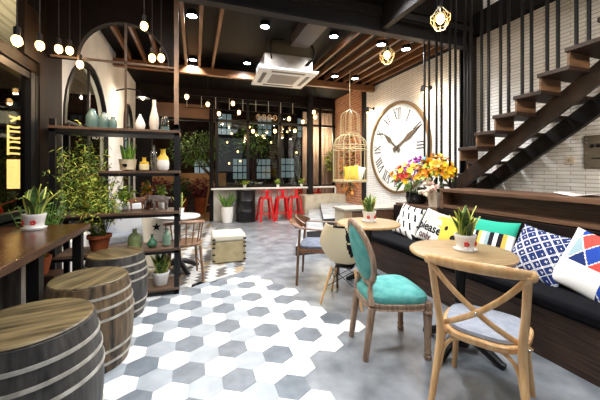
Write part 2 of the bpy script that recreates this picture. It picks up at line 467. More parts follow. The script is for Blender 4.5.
o = bx('terrace_deck', mat('deck_wood', '8a6a4c', .6, var='a88460', scale=(1, 12, 1), ns=3), -1.4, .5, 8.55, 10.4, -.1, -.02); struct(o)
o = bx('street_wall', nightwall, -6.2, -6, -3, 13.4, -.2, 6); tag(o, 'dark street wall far outside the left window', 'wall')
# canopy over left window outside
m = MB(); st = mat('striped_awning', 'a5947c', .5, var='e0d3bd', scale=(14, .5, 3), ns=2.2, lo=.35, hi=.6)
m.box(-4.6, -1.55, -1.5, 9, 3.3, 3.34); o = m.build('street_awning', st); tag(o, 'pale striped awning outside above the left window', 'awning')

def foliage(m, c, r, n, L, w, up=.2, mis=(0,)):
    c = Vector(c)
    for _ in range(n):
        d = Vector((R.gauss(0, 1), R.gauss(0, 1), R.gauss(0, 1))).normalized()
        q = c+Vector((d.x*r[0], d.y*r[1], d.z*r[2]))*(R.random()**.5)
        m.mi = R.choice(mis)
        m.leaf(q, d+Vector((0, 0, up)), L*R.uniform(.6, 1.3), w*R.uniform(.7, 1.2), .4, 2)
def tree(loc, h, c, r, n, label):
    t = thing('terrace_tree', label, 'tree', loc)
    m = MB(); m.tube([(0, 0, 0), (.05, .02, h*.4), (0, 0, h*.75), (c[0], c[1], c[2])], [.07, .06, .045, .02], seg=7, sm=4)
    for k in range(5): 
        a = k*1.3; m.tube([(0, 0, h*.6+.05*k), (c[0]+r[0]*.6*math.cos(a), c[1]+r[1]*.6*math.sin(a), c[2])], [.025, .01], seg=5)
    m.build('trunk', trunk, t)
    m = MB(); foliage(m, c, r, int(n*1.6), .09, .035, mis=(0, 1)); m.build('foliage', [green1, green3], t)
tree((.55, 9.2, -.1), 1.8, (-.45, 0, 2.1), (.85, .5, .5), 900, 'leafy tree outside the entrance, crown leaning left')
tree((1.9, 10.4, -.1), 2.0, (0, 0, 2.5), (.7, .6, .6), 500, 'small tree outside the middle of the back window')
for i, (x, y, z, r, cl) in enumerate(((-1.9, 10.2, .78, .35, 0), (-1.1, 10.2, .8, .35, 0), (-.4, 10.2, .8, .3, 1), (.15, 10.1, .78, .3, 0))):
    t = thing('terrace_shrub', '%s-leaved bush, %s from the left before the tan terrace wall' % ('dark red' if cl == 0 else 'dark green', ORD[i]), 'bush', (x, y, z-.4), 0, 'bushes before the terrace wall')
    m = MB(); foliage(m, (0, 0, .45), (r, .25, .28), 260, .13, .06); m.build('foliage', mat('maroon_leaf', '45151c', .5, var='7a2a33', ns=9) if cl == 0 else green3, t)
    MB().lathe([(.13, -.4), (.19, .1), (.2, .12)], (0, 0, 0), 16).build('pot', terra, t)
# easel like stool outside
m = MB(); m.bar((.25, 9.25, -.02), (.42, 9.35, 1.0), .035, .035); m.bar((.62, 9.2, -.02), (.46, 9.35, 1.0), .035, .035); m.bar((.45, 9.6, -.02), (.44, 9.36, 1.0), .03, .03); m.bar((.32, 9.28, .35), (.57, 9.26, .35), .03, .03)
o = m.build('wooden_easel', mat('easel_wood', '9a6a3e', .5)); tag(o, 'slim wooden A-frame easel on the terrace by the door post', 'easel')
# pink plank panel and greenery outside right part of window
m = MB()
for k in range(7): m.box(3.35+k*.16, 3.49+k*.16, 9.3, 9.34, .3, 3.3)
o = m.build('plank_screen', mat('pink_plank', 'a8857b', .6, var='c9aaa0', scale=(6, 6, .7), ns=4)); tag(o, 'tall pinkish plank screen outside the right of the back window', 'screen')
for i, (x, z) in enumerate(((4.35, 1.7), (4.6, 2.4), (3.0, .35))):
    t = thing('climbing_plant', ('yellow-green creeper low on the pink plank screen', 'yellow-green creeper high on the pink plank screen', 'creeper left of the pink plank screen')[i], 'plant', (x, 9.2, z))
    m = MB(); foliage(m, (0, 0, 0), (.22, .1, .4), 220, .1, .06, mis=(0, 1)); m.build('foliage', [green2, green3], t)
# vine on red brick
t = thing('wall_vine', 'dry leafy vine climbing the red brick wall behind the birdcage', 'vine', (4.02, 7.4, 1.6))
m = MB(); foliage(m, (0, 0, 0), (.05, .5, .9), 420, .1, .05, mis=(0, 1, 2)); m.build('foliage', [green3, orangef, mat('vine_brown', '6e4a28', .6)], t)

# neon sign outside the left window
t = thing('neon_sign', 'vertical glowing yellow sign outside the left window', 'sign', (-2.15, 4.95, 0))
MB().box(-.17, .17, .03, .07, 1.0, 2.2).build('board', blackm, t)
MB().box(-.15, .13, -.03, .03, 1.12, 1.50).build('light_box', neonm, t)
m = MB()
for k in range(6):
    z = 1.56+k*.072; m.tube([(-.15, 0, z+.02), (-.08, 0, z+R.uniform(-.01, .03)), (.02, 0, z+.01), (.12, 0, z+R.uniform(-.01, .02))], .013, seg=6, sm=3)
m.tube([(-.15, 0, 1.56), (-.15, 0, 1.95)], .012, seg=6); m.tube([(.12, 0, 1.6), (.12, 0, 1.82)], .012, seg=6)
m.tube([(-.12, 0, 2.0), (.0, 0, 2.08), (.1, 0, 2.14)], .014, seg=6); m.tube([(-.13, 0, 2.06), (.12, 0, 2.0)], .014, seg=6)
m.build('neon_letters', neonm, t)
# motorbike outside left
t = thing('motorbike', 'red motorbike parked outside the left window', 'motorbike', (-2.35, 4.3, -.1), 10)
for i, y in enumerate((-.62, .62)):
    m = MB(); m.tube([(0, y+.27*math.cos(a*PI/10), .3+.27*math.sin(a*PI/10)) for a in range(20)], .045, seg=6, close=True); m.build('wheel', blackm, t)
m = MB(); m.ball((0, .05, .78), (.16, .35, .2)); m.ball((0, -.5, .72), (.12, .3, .1)); m.ball((0, .45, .9), (.17, .16, .22)); m.tube([(0, .62, .3), (0, .42, .95)], .04); m.tube([(0, -.62, .3), (0, -.1, .6)], .05); m.build('body', redpaint, t)
m = MB(); m.ball((0, -.25, .93), (.13, .4, .06)); m.build('seat', blackfab, t)
m = MB(); m.tube([(-.33, .35, 1.1), (0, .42, 1.0), (.33, .35, 1.1)], .015, sm=4); m.build('handlebar', chrome, t)
# outdoor bulbs
def bulb_mesh(r=.028):
    m = MB(); m.ball((0, 0, 0), (r, r, r*1.25), 10, 8); return m
def glow_copy(base, i, loc, label, group, p=None):
    o = base if i == 0 else copy_tree(base)
    o.location = loc; tag(o, label, 'light', group); return o
ob = None
LOC = [(-3.0, 4.6, 2.65), (-2.8, 4.9, 2.7), (-2.9, 5.1, 2.45), (-2.6, 5.2, 2.42), (-3.3, 5.0, 2.25), (-3.0, 5.6, 2.2), (-2.5, 4.2, 2.55)]
ori = ['topmost', 'second', 'third', 'fourth', 'fifth', 'lowest', 'nearest']
ob = thing('street_bulb', 'x', 'light'); bulb_mesh(.035).build('bulb', bulbm, ob); MB().tube([(0, 0, .03), (0, 0, .09)], .018).build('socket', blackm, ob)
for i, l in enumerate(LOC): glow_copy(ob, i, l, 'small warm bulb strung outside the left window, %s of the cluster' % ori[i], 'bulbs outside the left window')
ob2 = thing('garden_bulb', 'x', 'light'); bulb_mesh(.03).build('bulb', bulbm, ob2); MB().tube([(0, 0, .03), (0, 0, .08)], .015).build('socket', blackm, ob2)
gl = [(.95, 9.6, 2.25), (1.15, 10.2, 2.6), (1.25, 9.4, 1.95), (1.5, 10.6, 1.7), (2.1, 9.7, 2.5), (2.5, 10.2, 2.35), (3.0, 9.9, 2.7), (1.05, 10, 1.6), (3.1, 9.2, 1.95), (1.7, 9.9, 2.8)]
for i, l in enumerate(gl): glow_copy(ob2, i, l, 'tiny warm bulb hanging outdoors beyond the back window, %s from the left door post' % ORD[i], 'bulbs outdoors beyond the back window')
for l, p, sz in (((-.4, 9.5, 2.5), 30, .3), ((1.8, 9.7, 2.6), 22, .4), ((3.9, 8.85, 2.4), 90, .2)): lamp('garden_fill', 'POINT', l, p, (1, .8, .55), sz)  # added point fills without fixtures; the last brightens the plank screen
lamp('awning_fill', 'POINT', (-2.9, 3.6, 2.3), 240, (1, .84, .64), .3)  # added fill, no lamp there, to brighten the awning

# ------------------------------------------------------------------ left counter, pots, barrels
t = thing('window_counter', 'long dark glossy wooden counter along the left window', 'counter', (0, 0, 0))
MB().box(-1.39, -.815, .3, 2.92, .87, .92).build('worktop', counterwood, t, bevel=.006)
for x, y in ((-.88, 2.16), (-.88, 2.84), (-.88, .6)): MB().box(x-.03, x+.03, y-.03, y+.03, 0, .87).build('leg', black, t)
m = MB(); m.box(-1.36, -1.06, .3, 2.12, 0, .86); m.build('front_panel', mat('grey_panel', '77706b', .5, var='8f8883', ns=2), t)
m = MB(); m.box(-1.36, -.98, 2.24, 2.44, 0, .86); m.build('end_panel', mat('streaked_panel', '5b524b', .4, var='8f8880', scale=(6, 6, 1), ns=4), t)

def snake_plant(loc, label, s=1, n=9, style='flower', h=.2, cat='potted plant', rz=0):
    t = thing('snake_plant', label, cat, loc, rz)
    r = .062*s
    pm = ceramic
    pot = MB().lathe([(r*.75, 0), (r*.8, .004), (r*1.02, .085*s), (r*1.07, .092*s), (r*1.07, .105*s), (r*.95, .105*s), (r*.9, .09*s)], seg=28).build('pot', pm, t)
    if style == 'flower':
        MB().lathe([(r*1.05, -.001), (r*1.15, .012*s), (r*1.1, .012*s), (r*.7, .004)], seg=28).build('saucer', pm, pot)
        for a0 in (-150, -75):
            a = math.radians(a0)
            cx, cy = math.cos(a), math.sin(a); m = MB()
            for k in range(5):
                b = k*2*PI/5; du, dv = .011*s*math.cos(b), .011*s*math.sin(b)
                rr = r*.93+.0025; 
                m.ball((cx*rr-cy*du, cy*rr+cx*du, .05*s+dv), (.0075*s,)*3, 8, 5)
            m.build('flower_mark', redflower, pot)
    MB().lathe([(.001, .092*s), (r*.92, .092*s)], seg=20, cap=False).build('soil', soil, pot)
    m = MB()
    for k in range(n):
        a = k*2.4+.3; rad = r*.55*math.sqrt((k+.5)/n)
        base = Vector((rad*math.cos(a), rad*math.sin(a), .085*s)); H = h*s*R.uniform(.7, 1.15)*(1.1-.35*k/n)
        lean = Vector((math.cos(a), math.sin(a), 0))*H*R.uniform(.2, .6)*(k/n+.35)
        side = Vector((-math.sin(a+R.uniform(-.6, .6)), math.cos(a), 0)).normalized()
        W = .040*s; prev = None; N = 7
        for i in range(N+1):
            tt = i/N; w = W*(.75+.9*tt-1.62*tt**3)*.75
            q = base+Vector((0, 0, H*tt))+lean*tt*tt
            w = max(w, .001); nrm = Vector((math.cos(a), math.sin(a), 0))*.006*s
            cur = [m.v(q-side*w), m.v(q-side*w*.72-nrm), m.v(q-nrm*1.4), m.v(q+side*w*.72-nrm), m.v(q+side*w)]
            if prev:
                for j in range(4): m.mi = 1 if j in (0, 3) else 0; m.f([prev[j], prev[j+1], cur[j+1], cur[j]])
            prev = cur
    m.build('leaves', [snakeg, snakey], t)
    return t
snake_plant((-1.12, 2.74, .922), 'snake plant in white pot with red flowers on the dark window counter', 1.08, 9, h=.19)

def barrel(loc, label, sm, rz, sc=1):
    t = thing('barrel_stool', label, 'stool', loc, rz, 'barrel stools at the window counter')
    H = .57; t.scale = (sc, sc, sc)
    prof = lambda z: .232+.035*math.sin(PI*z/H)
    m = MB(); m.lathe([(.21, 0)]+[(prof(H*k/10), H*k/10) for k in range(11)]+[(.222, H+.004)], seg=44); body = m.build('body', sm, t)
    m = MB(); m.lathe([(.0, H+.002), (.224, H+.002), (.228, H+.008), (.222, H+.014), (0.001, H+.014)], seg=44); m.build('top', barreltop, t)
    for z in (.07, .15, .36, .43, .50):
        m = MB(); r = prof(z)+.001
        m.lathe([(r, z-.008), (r+.005, z-.008), (prof(z+.008)+.005, z+.008), (r, z+.008)], seg=44, cap=False); m.build('hoop', hoopm, body)
    return t
barrel((-.735, 1.74, 0), 'grey-brown barrel stool nearest the camera by the counter', barrelside, 10, 1.12)
barrel((-.705, 2.50, 0), 'brown barrel stool between the other two by the counter', barrelside2, 60, 1.03)
barrel((-.70, 3.24, 0), 'grey barrel stool farthest along the counter, before the rack', barrelside, 130)

# ------------------------------------------------------------------ display rack
t = thing('display_rack', 'black steel rack with wooden shelves and arched top at left', 'shelf rack', (0, 0, 0))
RY0, RY1 = 3.56, 3.90
railm = mat('rail_bronze', '4d4036', .4, .4)
for x in (-1.31, -.19):
    for y in (RY0, RY1):
        m = MB(); m.box(x-.025, x+.025, y-.02, y+.02, 0, 1.86); m.build('post', black, t)
m = MB(); m.box(-.215, -.17, RY0-.02, RY0+.025, 1.81, 3.55); m.build('upper_post', mat('post_brown', '5f4b3b', .5, var='75604d', ns=6), t)
m = MB(); m.box(-.695, -.675, RY0, RY0+.02, 1.79, 2.9); m.build('arch_post', railm, t)
m = MB(); m.box(-1.33, -.215, RY0, RY0+.02, 2.47, 2.49); m.build('cross_rail', railm, t)
for z, x0 in ((1.78, -1.34), (1.34, -.92), (.90, -1.30), (.50, -1.30), (.07, -1.30)):
    m = MB(); m.box(x0, -.165, RY0-.02, RY1+.02, z-.045, z-.015); m.build('shelf_frame', black, t)
    m = MB(); m.box(x0-.005, -.16, RY0-.025, RY1+.025, z-.015, z+.012); m.build('shelf', rackwood, t, bevel=.003)
m = MB(); m.tube([(-.69+.42*math.cos(PI*k/20), RY0+.015, 2.48+.42*math.sin(PI*k/20)) for k in range(21)], .009, seg=6); m.build('arch_hoop', greysteel, t)
# dark panel round the arch
m = MB(); N = 24; cx, r = -.69, .43
for k in range(N):
    a0, a1 = PI*k/N, PI*(k+1)/N
    xa, xb = cx+r*math.cos(a0), cx+r*math.cos(a1); za, zb = 2.48+r*math.sin(a0), 2.48+r*math.sin(a1)
    for y in (3.62, 3.66): m.poly([(xa, y, za), (xb, y, zb), (xb, y, 3.54), (xa, y, 3.54)])
    m.poly([(xa, 3.62, za), (xb, 3.62, zb), (xb, 3.66, zb), (xa, 3.66, za)])
m.box(cx+r, -.22, 3.62, 3.66, 2.48, 3.54); m.box(-1.38, cx-r, 3.62, 3.66, 2.48, 3.54)
o = struct(m.build('wall_arch_panel', fascia, smooth=False))

def vase(name, prof, loc, m_, label, s=1, cat='vase', cap=None, capprof=None, group=None):
    t = thing(name, label, cat, loc, 0, group)
    MB().lathe([(r*s, z*s) for r, z in prof], seg=22).build('body', m_, t)
    if cap: MB().lathe([(r*s, z*s) for r, z in capprof], seg=20).build('neck', cap, t)
    return t
RYm = 3.70; ZS = 1.795
jar = [(.03, 0), (.045, .01), (.048, .06), (.045, .11), (.025, .14), (.022, .16), (.028, .165)]
tall = [(.03, 0), (.042, .02), (.05, .08), (.046, .15), (.028, .22), (.018, .28), (.017, .33), (.02, .34)]
vase('glass_jar', jar, (-1.02, RYm, ZS), bluejar, 'pale blue glass jar with short neck, leftmost on the top shelf', 1.25, 'jar')
vase('glass_jar', jar, (-.92, RYm+.02, ZS), bluejar, 'pale blue glass jar, middle of three at the left of the top shelf', 1.1, 'jar')
vase('glass_jar', jar, (-.83, RYm, ZS), bluejar, 'small pale blue glass jar on the top shelf by the arch post', .8, 'jar')
vase('ceramic_vase', [(.03, 0), (.05, .03), (.053, .07), (.035, .12), (.014, .16), (.012, .18)], (-.57, RYm, ZS), ceramic, 'short white teardrop vase on the top shelf', 1.0)
vase('ceramic_vase', tall, (-.43, RYm, ZS), ceramic, 'tall white bottle vase on the top shelf', 1.02)
t = thing('glass_cloche', 'dark glass cloche on pale blue base at right of top shelf', 'cloche', (-.32, RYm, ZS))
MB().lathe([(.04, 0), (.045, .005), (.045, .05), (.035, .055)], seg=20).build('base', bluejar, t)
MB().lathe([(.042, .05), (.042, .13), (.03, .165), (.001, .18)], seg=20).build('dome', mat('dark_glass', '1c221e', .1, coat=.5), t)
# second shelf
Z2 = 1.355
t = thing('potted_cactus', 'leafy cactus in cream pot with small dark mark, second shelf', 'potted plant', (-.69, RYm, Z2))
MB().lathe([(.05, 0), (.072, .01), (.085, .11), (.09, .12), (.08, .12), (.078, .1)], seg=24).build('pot', mat('cream_pot', 'd9c9a8', .5), t)
m = MB(); m.ball((-.008, -.084, .055), (.018, .006, .018)); m.ball((-.03, -.082, .06), (.01, .005, .01)); m.build('printed_mark', blackm, t)
m = MB()
for k in range(12):
    a = k*2.4; r = .05*math.sqrt(k/12); m.tube([(r*math.cos(a), r*math.sin(a), .1), (r*1.5*math.cos(a), r*1.5*math.sin(a), .2), (r*2*math.cos(a), r*2*math.sin(a), R.uniform(.22, .34))], [.012, .014, .004], seg=6, sm=3)
m.build('stems', green1, t)
vase('yellow_jar', [(.035, 0), (.05, .01), (.052, .06), (.04, .075)], (-.53, RYm, Z2), mat('cream_jar', 'e0d2a0', .4), 'small cream jar with yellow neck in the middle of second shelf', 1, 'jar', mat('yellow_glaze', 'e0b83a', .4), [(.045, .07), (.048, .08), (.045, .095), (.022, .1), (.018, .13), (.024, .145)])
vase('two_tone_vase', [(.045, 0), (.062, .02), (.066, .08), (.06, .12)], (-.34, RYm, Z2), ceramic, 'white vase with yellow upper half at right of second shelf', 1, 'vase', MATS['yellow_glaze'], [(.06, .12), (.055, .15), (.03, .18), (.025, .22), (.032, .24)])
t = thing('glass_bottle', 'clear tall glass bottle between the yellow jar and two-tone vase', 'bottle', (-.445, RYm+.08, Z2)); MB().lathe([(.03, 0), (.035, .01), (.035, .2), (.015, .24), (.015, .29)], seg=18).build('body', glassmat('bottle_glass', 'dfe6e6', .25), t)
# third shelf
Z3 = .915
def figurine(name, loc, rz, m_, s, label, trunk_=False, m2=None):
    t = thing(name, label, 'figurine', loc, rz)
    me = bpy.data.meshes.new('body')
    V = [(0, 0, .13), (.06, 0, .135), (-.06, 0, .13), (.095, 0, .165 if not trunk_ else .14), (.13, 0, .19 if not trunk_ else .13)]
    Rr = [.036, .034, .034, .024 if not trunk_ else .03, .02 if not trunk_ else .022]
    Ed = [(0, 1), (0, 2), (1, 3), (3, 4)]
    def add(p, r, par): V.append(p); Rr.append(r); Ed.append((par, len(V)-1)); return len(V)-1
    if trunk_:
        a_ = add((.155, 0, .09), .011, 4); add((.15, 0, .035), .007, a_)
    else:
        a_ = add((.165, 0, .17), .011, 4)
    for sx_, par in ((.06, 1), (-.06, 2)):
        for sy_ in (-1, 1):
            k = .018 if trunk_ else .011
            h = add((sx_, sy_*.024, .095), k*1.15, par); kx = add((sx_+.004, sy_*.026, .05), k*.9, h); add((sx_, sy_*.026, .006), k*.85, kx)
    tl = add((-.098, 0, .14), .007, 2); add((-.11, 0, .08), .005, tl)
    V = [(x*s, y*s, z*s) for x, y, z in V]
    me.from_pydata(V, Ed, []); o = bpy.data.objects.new('body', me); C.objects.link(o); o.parent = t
    o.modifiers.new('skin', 'SKIN')
    for i, v in enumerate(me.skin_vertices[0].data): v.radius = (Rr[i]*s, Rr[i]*s); v.use_root = (i == 0)
    sb = o.modifiers.new('sub', 'SUBSURF'); sb.levels = sb.render_levels = 2
    me.materials.append(m_)
    m = MB()
    for q in (-1, 1):
        if trunk_: m.ball((.105*s, q*.032*s, .14*s), (.022*s, .006*s, .03*s))
        else: m.ball((.122*s, q*.012*s, .212*s), (.006*s, .004*s, .014*s), 8, 6)
    m.build('ear', m2 or m_, t)
    if not trunk_:
        m = MB(); m.tube([(.115*s, 0, .212*s), (.085*s, 0, .195*s), (.06*s, 0, .168*s)], .007*s, sm=3); m.build('mane', blackm, t)
    return t
figurine('horse_figurine', (-.60, RYm-.03, Z3), 10, mat('horse_brown', '5e3422', .5, var='8c5a3c', ns=30), .9, 'brown horse figurine at left of the third shelf')
figurine('elephant_figurine', (-.36, RYm-.03, Z3), 180, mat('elephant_grey', '564a44', .6, var='7b6d64', ns=30), 1.0, 'grey elephant figurine at right of the third shelf', True)
figurine('horse_figurine', (-.485, RYm+.05, Z3), 60, mat('horse_dark', '4a3326', .5), .85, 'small dark brown horse figurine between horse and elephant')
def spray(name, loc, label, h, n, ml, L, w, spread, potm, pr=.04, ph=.07, stemc=None):
    t = thing(name, label, 'potted plant', loc)
    MB().lathe([(pr*.7, 0), (pr, ph), (pr*.85, ph), (pr*.8, ph*.8)], seg=18).build('pot', potm, t)
    m = MB()
    for k in range(n):
        a = R.uniform(0, 2*PI); d = spread*R.random()**.6
        top = Vector((d*math.cos(a), d*math.sin(a), ph+h*R.uniform(.5, 1)))
        m.mi = len(ml)-1
        b = Vector((top.x*.15, top.y*.15, ph*.7)); m.tube([b, (b+top)/2+Vector((0, 0, .02)), top], .0018, seg=4)
        for j in range(5):
            m.mi = R.randrange(len(ml)); m.leaf(b.lerp(top, R.uniform(.4, 1)), (R.uniform(-1, 1), R.uniform(-1, 1), R.uniform(-.2, .8)), L, w, .3, 2)
    m.build('foliage', ml, t)
    return t
spray('orange_flower', (-.52, 3.84, Z3), 'orange flowers behind the figurines on the third shelf', .27, 34, [orangef, orangef, green1], .05, .03, .05, terra)
spray('small_bush', (-.37, 3.84, Z3), 'round lime-green plant behind the elephant figurine', .22, 44, [green2, green2, green1], .03, .02, .07, ceramic)
spray('trailing_plant', (-.73, 3.80, Z3), 'loose bright green plant behind the brown horse figurine', .2, 22, [green1, green2], .06, .03, .09, ceramic)
# lower shelves
Z4 = .515
t = thing('cloche_bottle', 'large green glass bottle with rounded shoulders on low shelf', 'bottle', (-.62, RYm-.02, Z4)); MB().lathe([(.06, 0), (.07, .01), (.072, .09), (.055, .14), (.022, .165), (.022, .2), (.028, .205)], seg=22).build('body', mat('olive_glass', '5d6b45', .15, var='7d8a58', ns=5, coat=.4), t)
t = thing('round_bottle', 'small squat dark green glass bottle on low shelf', 'bottle', (-.445, RYm-.05, Z4)); MB().lathe([(.03, 0), (.05, .02), (.052, .045), (.03, .08), (.013, .095), (.012, .13), (.018, .137)], seg=22).build('body', greenjar, t)
t = thing('ribbed_bottle', 'pale green ribbed glass bottle next to the rack post', 'bottle', (-.30, RYm-.03, Z4)); MB().lathe([(.035, 0)]+[(.04+.004*(k % 2), .015*k+.01) for k in range(9)]+[(.02, .15), (.02, .18), (.026, .185)], seg=22).build('body', mat('mint_glass', '7f9b83', .15, coat=.4), t)
snake_plant((-.36, RYm-.02, .085), 'snake plant in plain white bowl on the bottom shelf', 1.35, 11, 'plain', .17)
# tall leafy shrub in terracotta pot, on low shelf
t = thing('bamboo_shrub', 'big airy bamboo-like shrub in a terracotta pot behind the barrels', 'potted plant', (-.96, 3.72, Z4))
MB().lathe([(.075, 0), (.1, .12), (.115, .125), (.115, .16), (.1, .16), (.095, .12)], seg=26).build('pot', terra, t)
MB().lathe([(.001, .14), (.098, .14)], seg=20, cap=False).build('soil', soil, t)
ms = MB(); mf = MB()
for k in range(125):
    a = R.uniform(0, 2*PI); d = R.uniform(.05, 1)
    top = Vector((-.12+.46*d*math.cos(a), -.10+.20*d*math.sin(a), .25+R.uniform(.15, 1.02)*(1.12-.55*d)))
    b = Vector((.05*math.cos(a), .05*math.sin(a), .14)); mid = b.lerp(top, .5)+Vector((0, 0, .12))
    c = catmull([b, mid, top], 6); ms.tube(c, .0022, seg=4)
    for j in range(26):
        q = c[R.randrange(3, len(c))]+Vector((R.gauss(0, .025), R.gauss(0, .02), R.gauss(0, .03)))
        mf.mi = R.choices((0, 1, 2), (3, 4, 1))[0]
        mf.leaf(q, (R.uniform(-1, 1), R.uniform(-.8, .8), R.uniform(-.7, .5)), R.uniform(.03, .065), .011, .3, 2)
ms.build('stems', mat('shrub_stem', '4d5a22', .6), t)
mf.build('foliage', [green1, mat('leaf_lime', 'a3b83a', .5, var='cfd35c', ns=10), mat('leaf_ochre', 'a89235', .5)], t)
spray('counter_fern', (-1.22, 3.05, .5), 'fine-leaved dark green plant at the far end of the counter', .55, 60, [green3, green1], .05, .012, .2, terra, .09, .14)
o = bx('plant_crate', darkwood, -1.36, -1.08, 2.96, 3.14, 0, .5); tag(o, 'dark wooden crate standing beyond the end of the counter', 'crate')

# ------------------------------------------------------------------ chairs
def crossback(loc, rz):
    t = thing('crossback_chair', 'light wood cross-back chair with grey seat pad, nearest the camera', 'chair', loc, rz)
    for s in (-1, 1):
        MB().tube([(s*.225, -.285, 0), (s*.205, -.235, .22), (s*.19, -.2, .45), (s*.205, -.24, .66), (s*.215, -.295, .86)], [.017, .019, .021, .019, .019], seg=10, sm=5).build('back_leg', beech, t)
        MB().tube([(s*.215, .235, 0), (s*.195, .2, .22), (s*.175, .165, .44)], [.015, .018, .021], seg=10, sm=5).build('leg', beech, t)
        # bent brace under seat side
        MB().tube([(s*.198, -.2, .22), (s*.19, -.16, .36), (s*.185, -.05, .42), (s*.185, .05, .42), (s*.185, .13, .36), (s*.197, .19, .22)], .011, seg=8, sm=5).build('brace', beech, t)
    MB().tube([(-.195, -.215, .22), (-.165, -.19, .36), (-.08, -.18, .42), (.08, -.18, .42), (.165, -.19, .36), (.195, -.215, .22)], .011, seg=8, sm=5).build('brace', beech, t)
    MB().tube([(-.19, .21, .22), (-.16, .18, .36), (-.08, .17, .42), (.08, .17, .42), (.16, .18, .36), (.19, .21, .22)], .011, seg=8, sm=5).build('brace', beech, t)
    ol = []
    for x, y in circ(.22, 36, .215, 3.2): ol.append((x*(1+.10*(y/.215)), y-.005))
    sf = MB().stack(ol, [(.95, .415), (1, .425), (1.0, .448), (.97, .455)]).build('seat_frame', beech, t)
    MB().stack(ol, [(.87, .452), (.90, .462), (.88, .478), (.7, .487), (.35, .491), (.05, .492)]).build('seat_pad', greyfab, sf)
    m = MB(); m.tube([(-.235, -.285, .862), (-.17, -.318, .868), (-.06, -.345, .872), (.06, -.345, .872), (.17, -.318, .868), (.235, -.285, .862)], [.026, .03, .031, .031, .03, .026], seg=12, sm=5, flat=.5, up=(0, 1, .15))
    for s in (-1, 1): m.ball((s*.235, -.285, .86), (.02, .022, .028))
    m.build('top_rail', beech, t); xs = []
    for s in (-1, 1):
        m = MB(); m.tube([(s*.225, -.305, .86), (s*.12, -.29-.004*s, .73), (0, -.275-.007*s, .62), (-.11, -.235-.004*s, .535) if s > 0 else (.11, -.235-.004*s, .535), (-s*.222, -.12, .435)], .0145, seg=8, sm=5, flat=.35, up=(0, -1, .3)); xs.append(m.build('cross_slat', beech, t))
    MB().ball((0, -.285, .62), (.008, .01, .008)).build('rivet', chrome, xs[0])
    for i, s in enumerate((1, -1)): MB().ball((-s*.215, -.15, .45), (.012, .006, .006)).build('rivet', chrome, xs[i])
crossback((1.60, 1.30, 0), -59)

def louis(loc, rz):
    t = thing('medallion_chair', 'teal upholstered oval-back chair with weathered wood frame', 'chair', loc, rz)
    lp = [(1.5*a_, b_) for a_, b_ in [(.010, 0), (.017, .004), (.018, .028), (.013, .034), (.013, .044), (.018, .05), (.018, .058), (.0145, .066), (.020, .30), (.022, .318), (.016, .324), (.024, .334), (.024, .344), (.019, .352)]]
    for s in (-1, 1):
        m = MB(); m.lathe(lp, (s*.205, .20, 0), 14); m.box(s*.205-.024, s*.205+.024, .176, .224, .35, .41); m.build('leg', oakworn, t)
        m = MB(); m.M = Matrix.Translation((s*.16, -.2, 0)) @ Matrix.Shear('XY', 4, (0, 0)); m.tube([(0, -.05, 0), (0, -.03, .15), (0, 0, .37)], [.02, .024, .028], seg=12, sm=4); m.build('back_leg', oakworn, t)
    ol = [(x*(1+.14*(y/.22)), y) for x, y in circ(.215, 36, .225, 4.0)]
    sr_ = MB().stack(ol, [(.97, .352), (1.03, .358), (1.0, .372), (1.03, .385), (1.03, .402), (.99, .408)]).build('seat_rail', oakworn, t)
    MB().stack(ol, [(.99, .405), (1.02, .425), (1.0, .452), (.9, .472), (.6, .484), (.25, .488), (.03, .489)]).build('seat', teal, sr_)
    # oval back, leaning
    M = Matrix.Translation((0, -.235, .735)) @ Matrix.Rotation(math.radians(14), 4, 'X')
    m = MB(); m.M = M; m.tube([(.205*math.cos(k*PI/18), 0.02*(math.cos(k*PI/18)**2), .235*math.sin(k*PI/18)) for k in range(36)], .027, seg=10, close=True, flat=.75, up=(0, 1, 0)); bf = m.build('back_frame', oakworn, t)
    m = MB(); m.M = M
    for sgn in (-1, 1):
        rings = []
        for k, d in ((1, .008), (.92, .022), (.7, .034), (.4, .04), (.05, .042)):
            rings.append([m.v((.185*k*math.cos(a*PI/18), sgn*d+.02*(k*math.cos(a*PI/18))**2, .215*k*math.sin(a*PI/18))) for a in range(36)])
        for A, B in zip(rings, rings[1:]):
            for k in range(36): m.f([A[k], A[(k+1) % 36], B[(k+1) % 36], B[k]])
        m.f(rings[-1])
    m.build('back_pad', teal, bf)
    for s in (-1, 1):
        MB().tube([(s*.16, -.2, .39), (s*.135, -.205, .47), (s*.105, -.19, .535)], [.024, .019, .018], seg=10, sm=4).build('back_support', oakworn, t)
louis((1.42, 1.97, 0), -101)

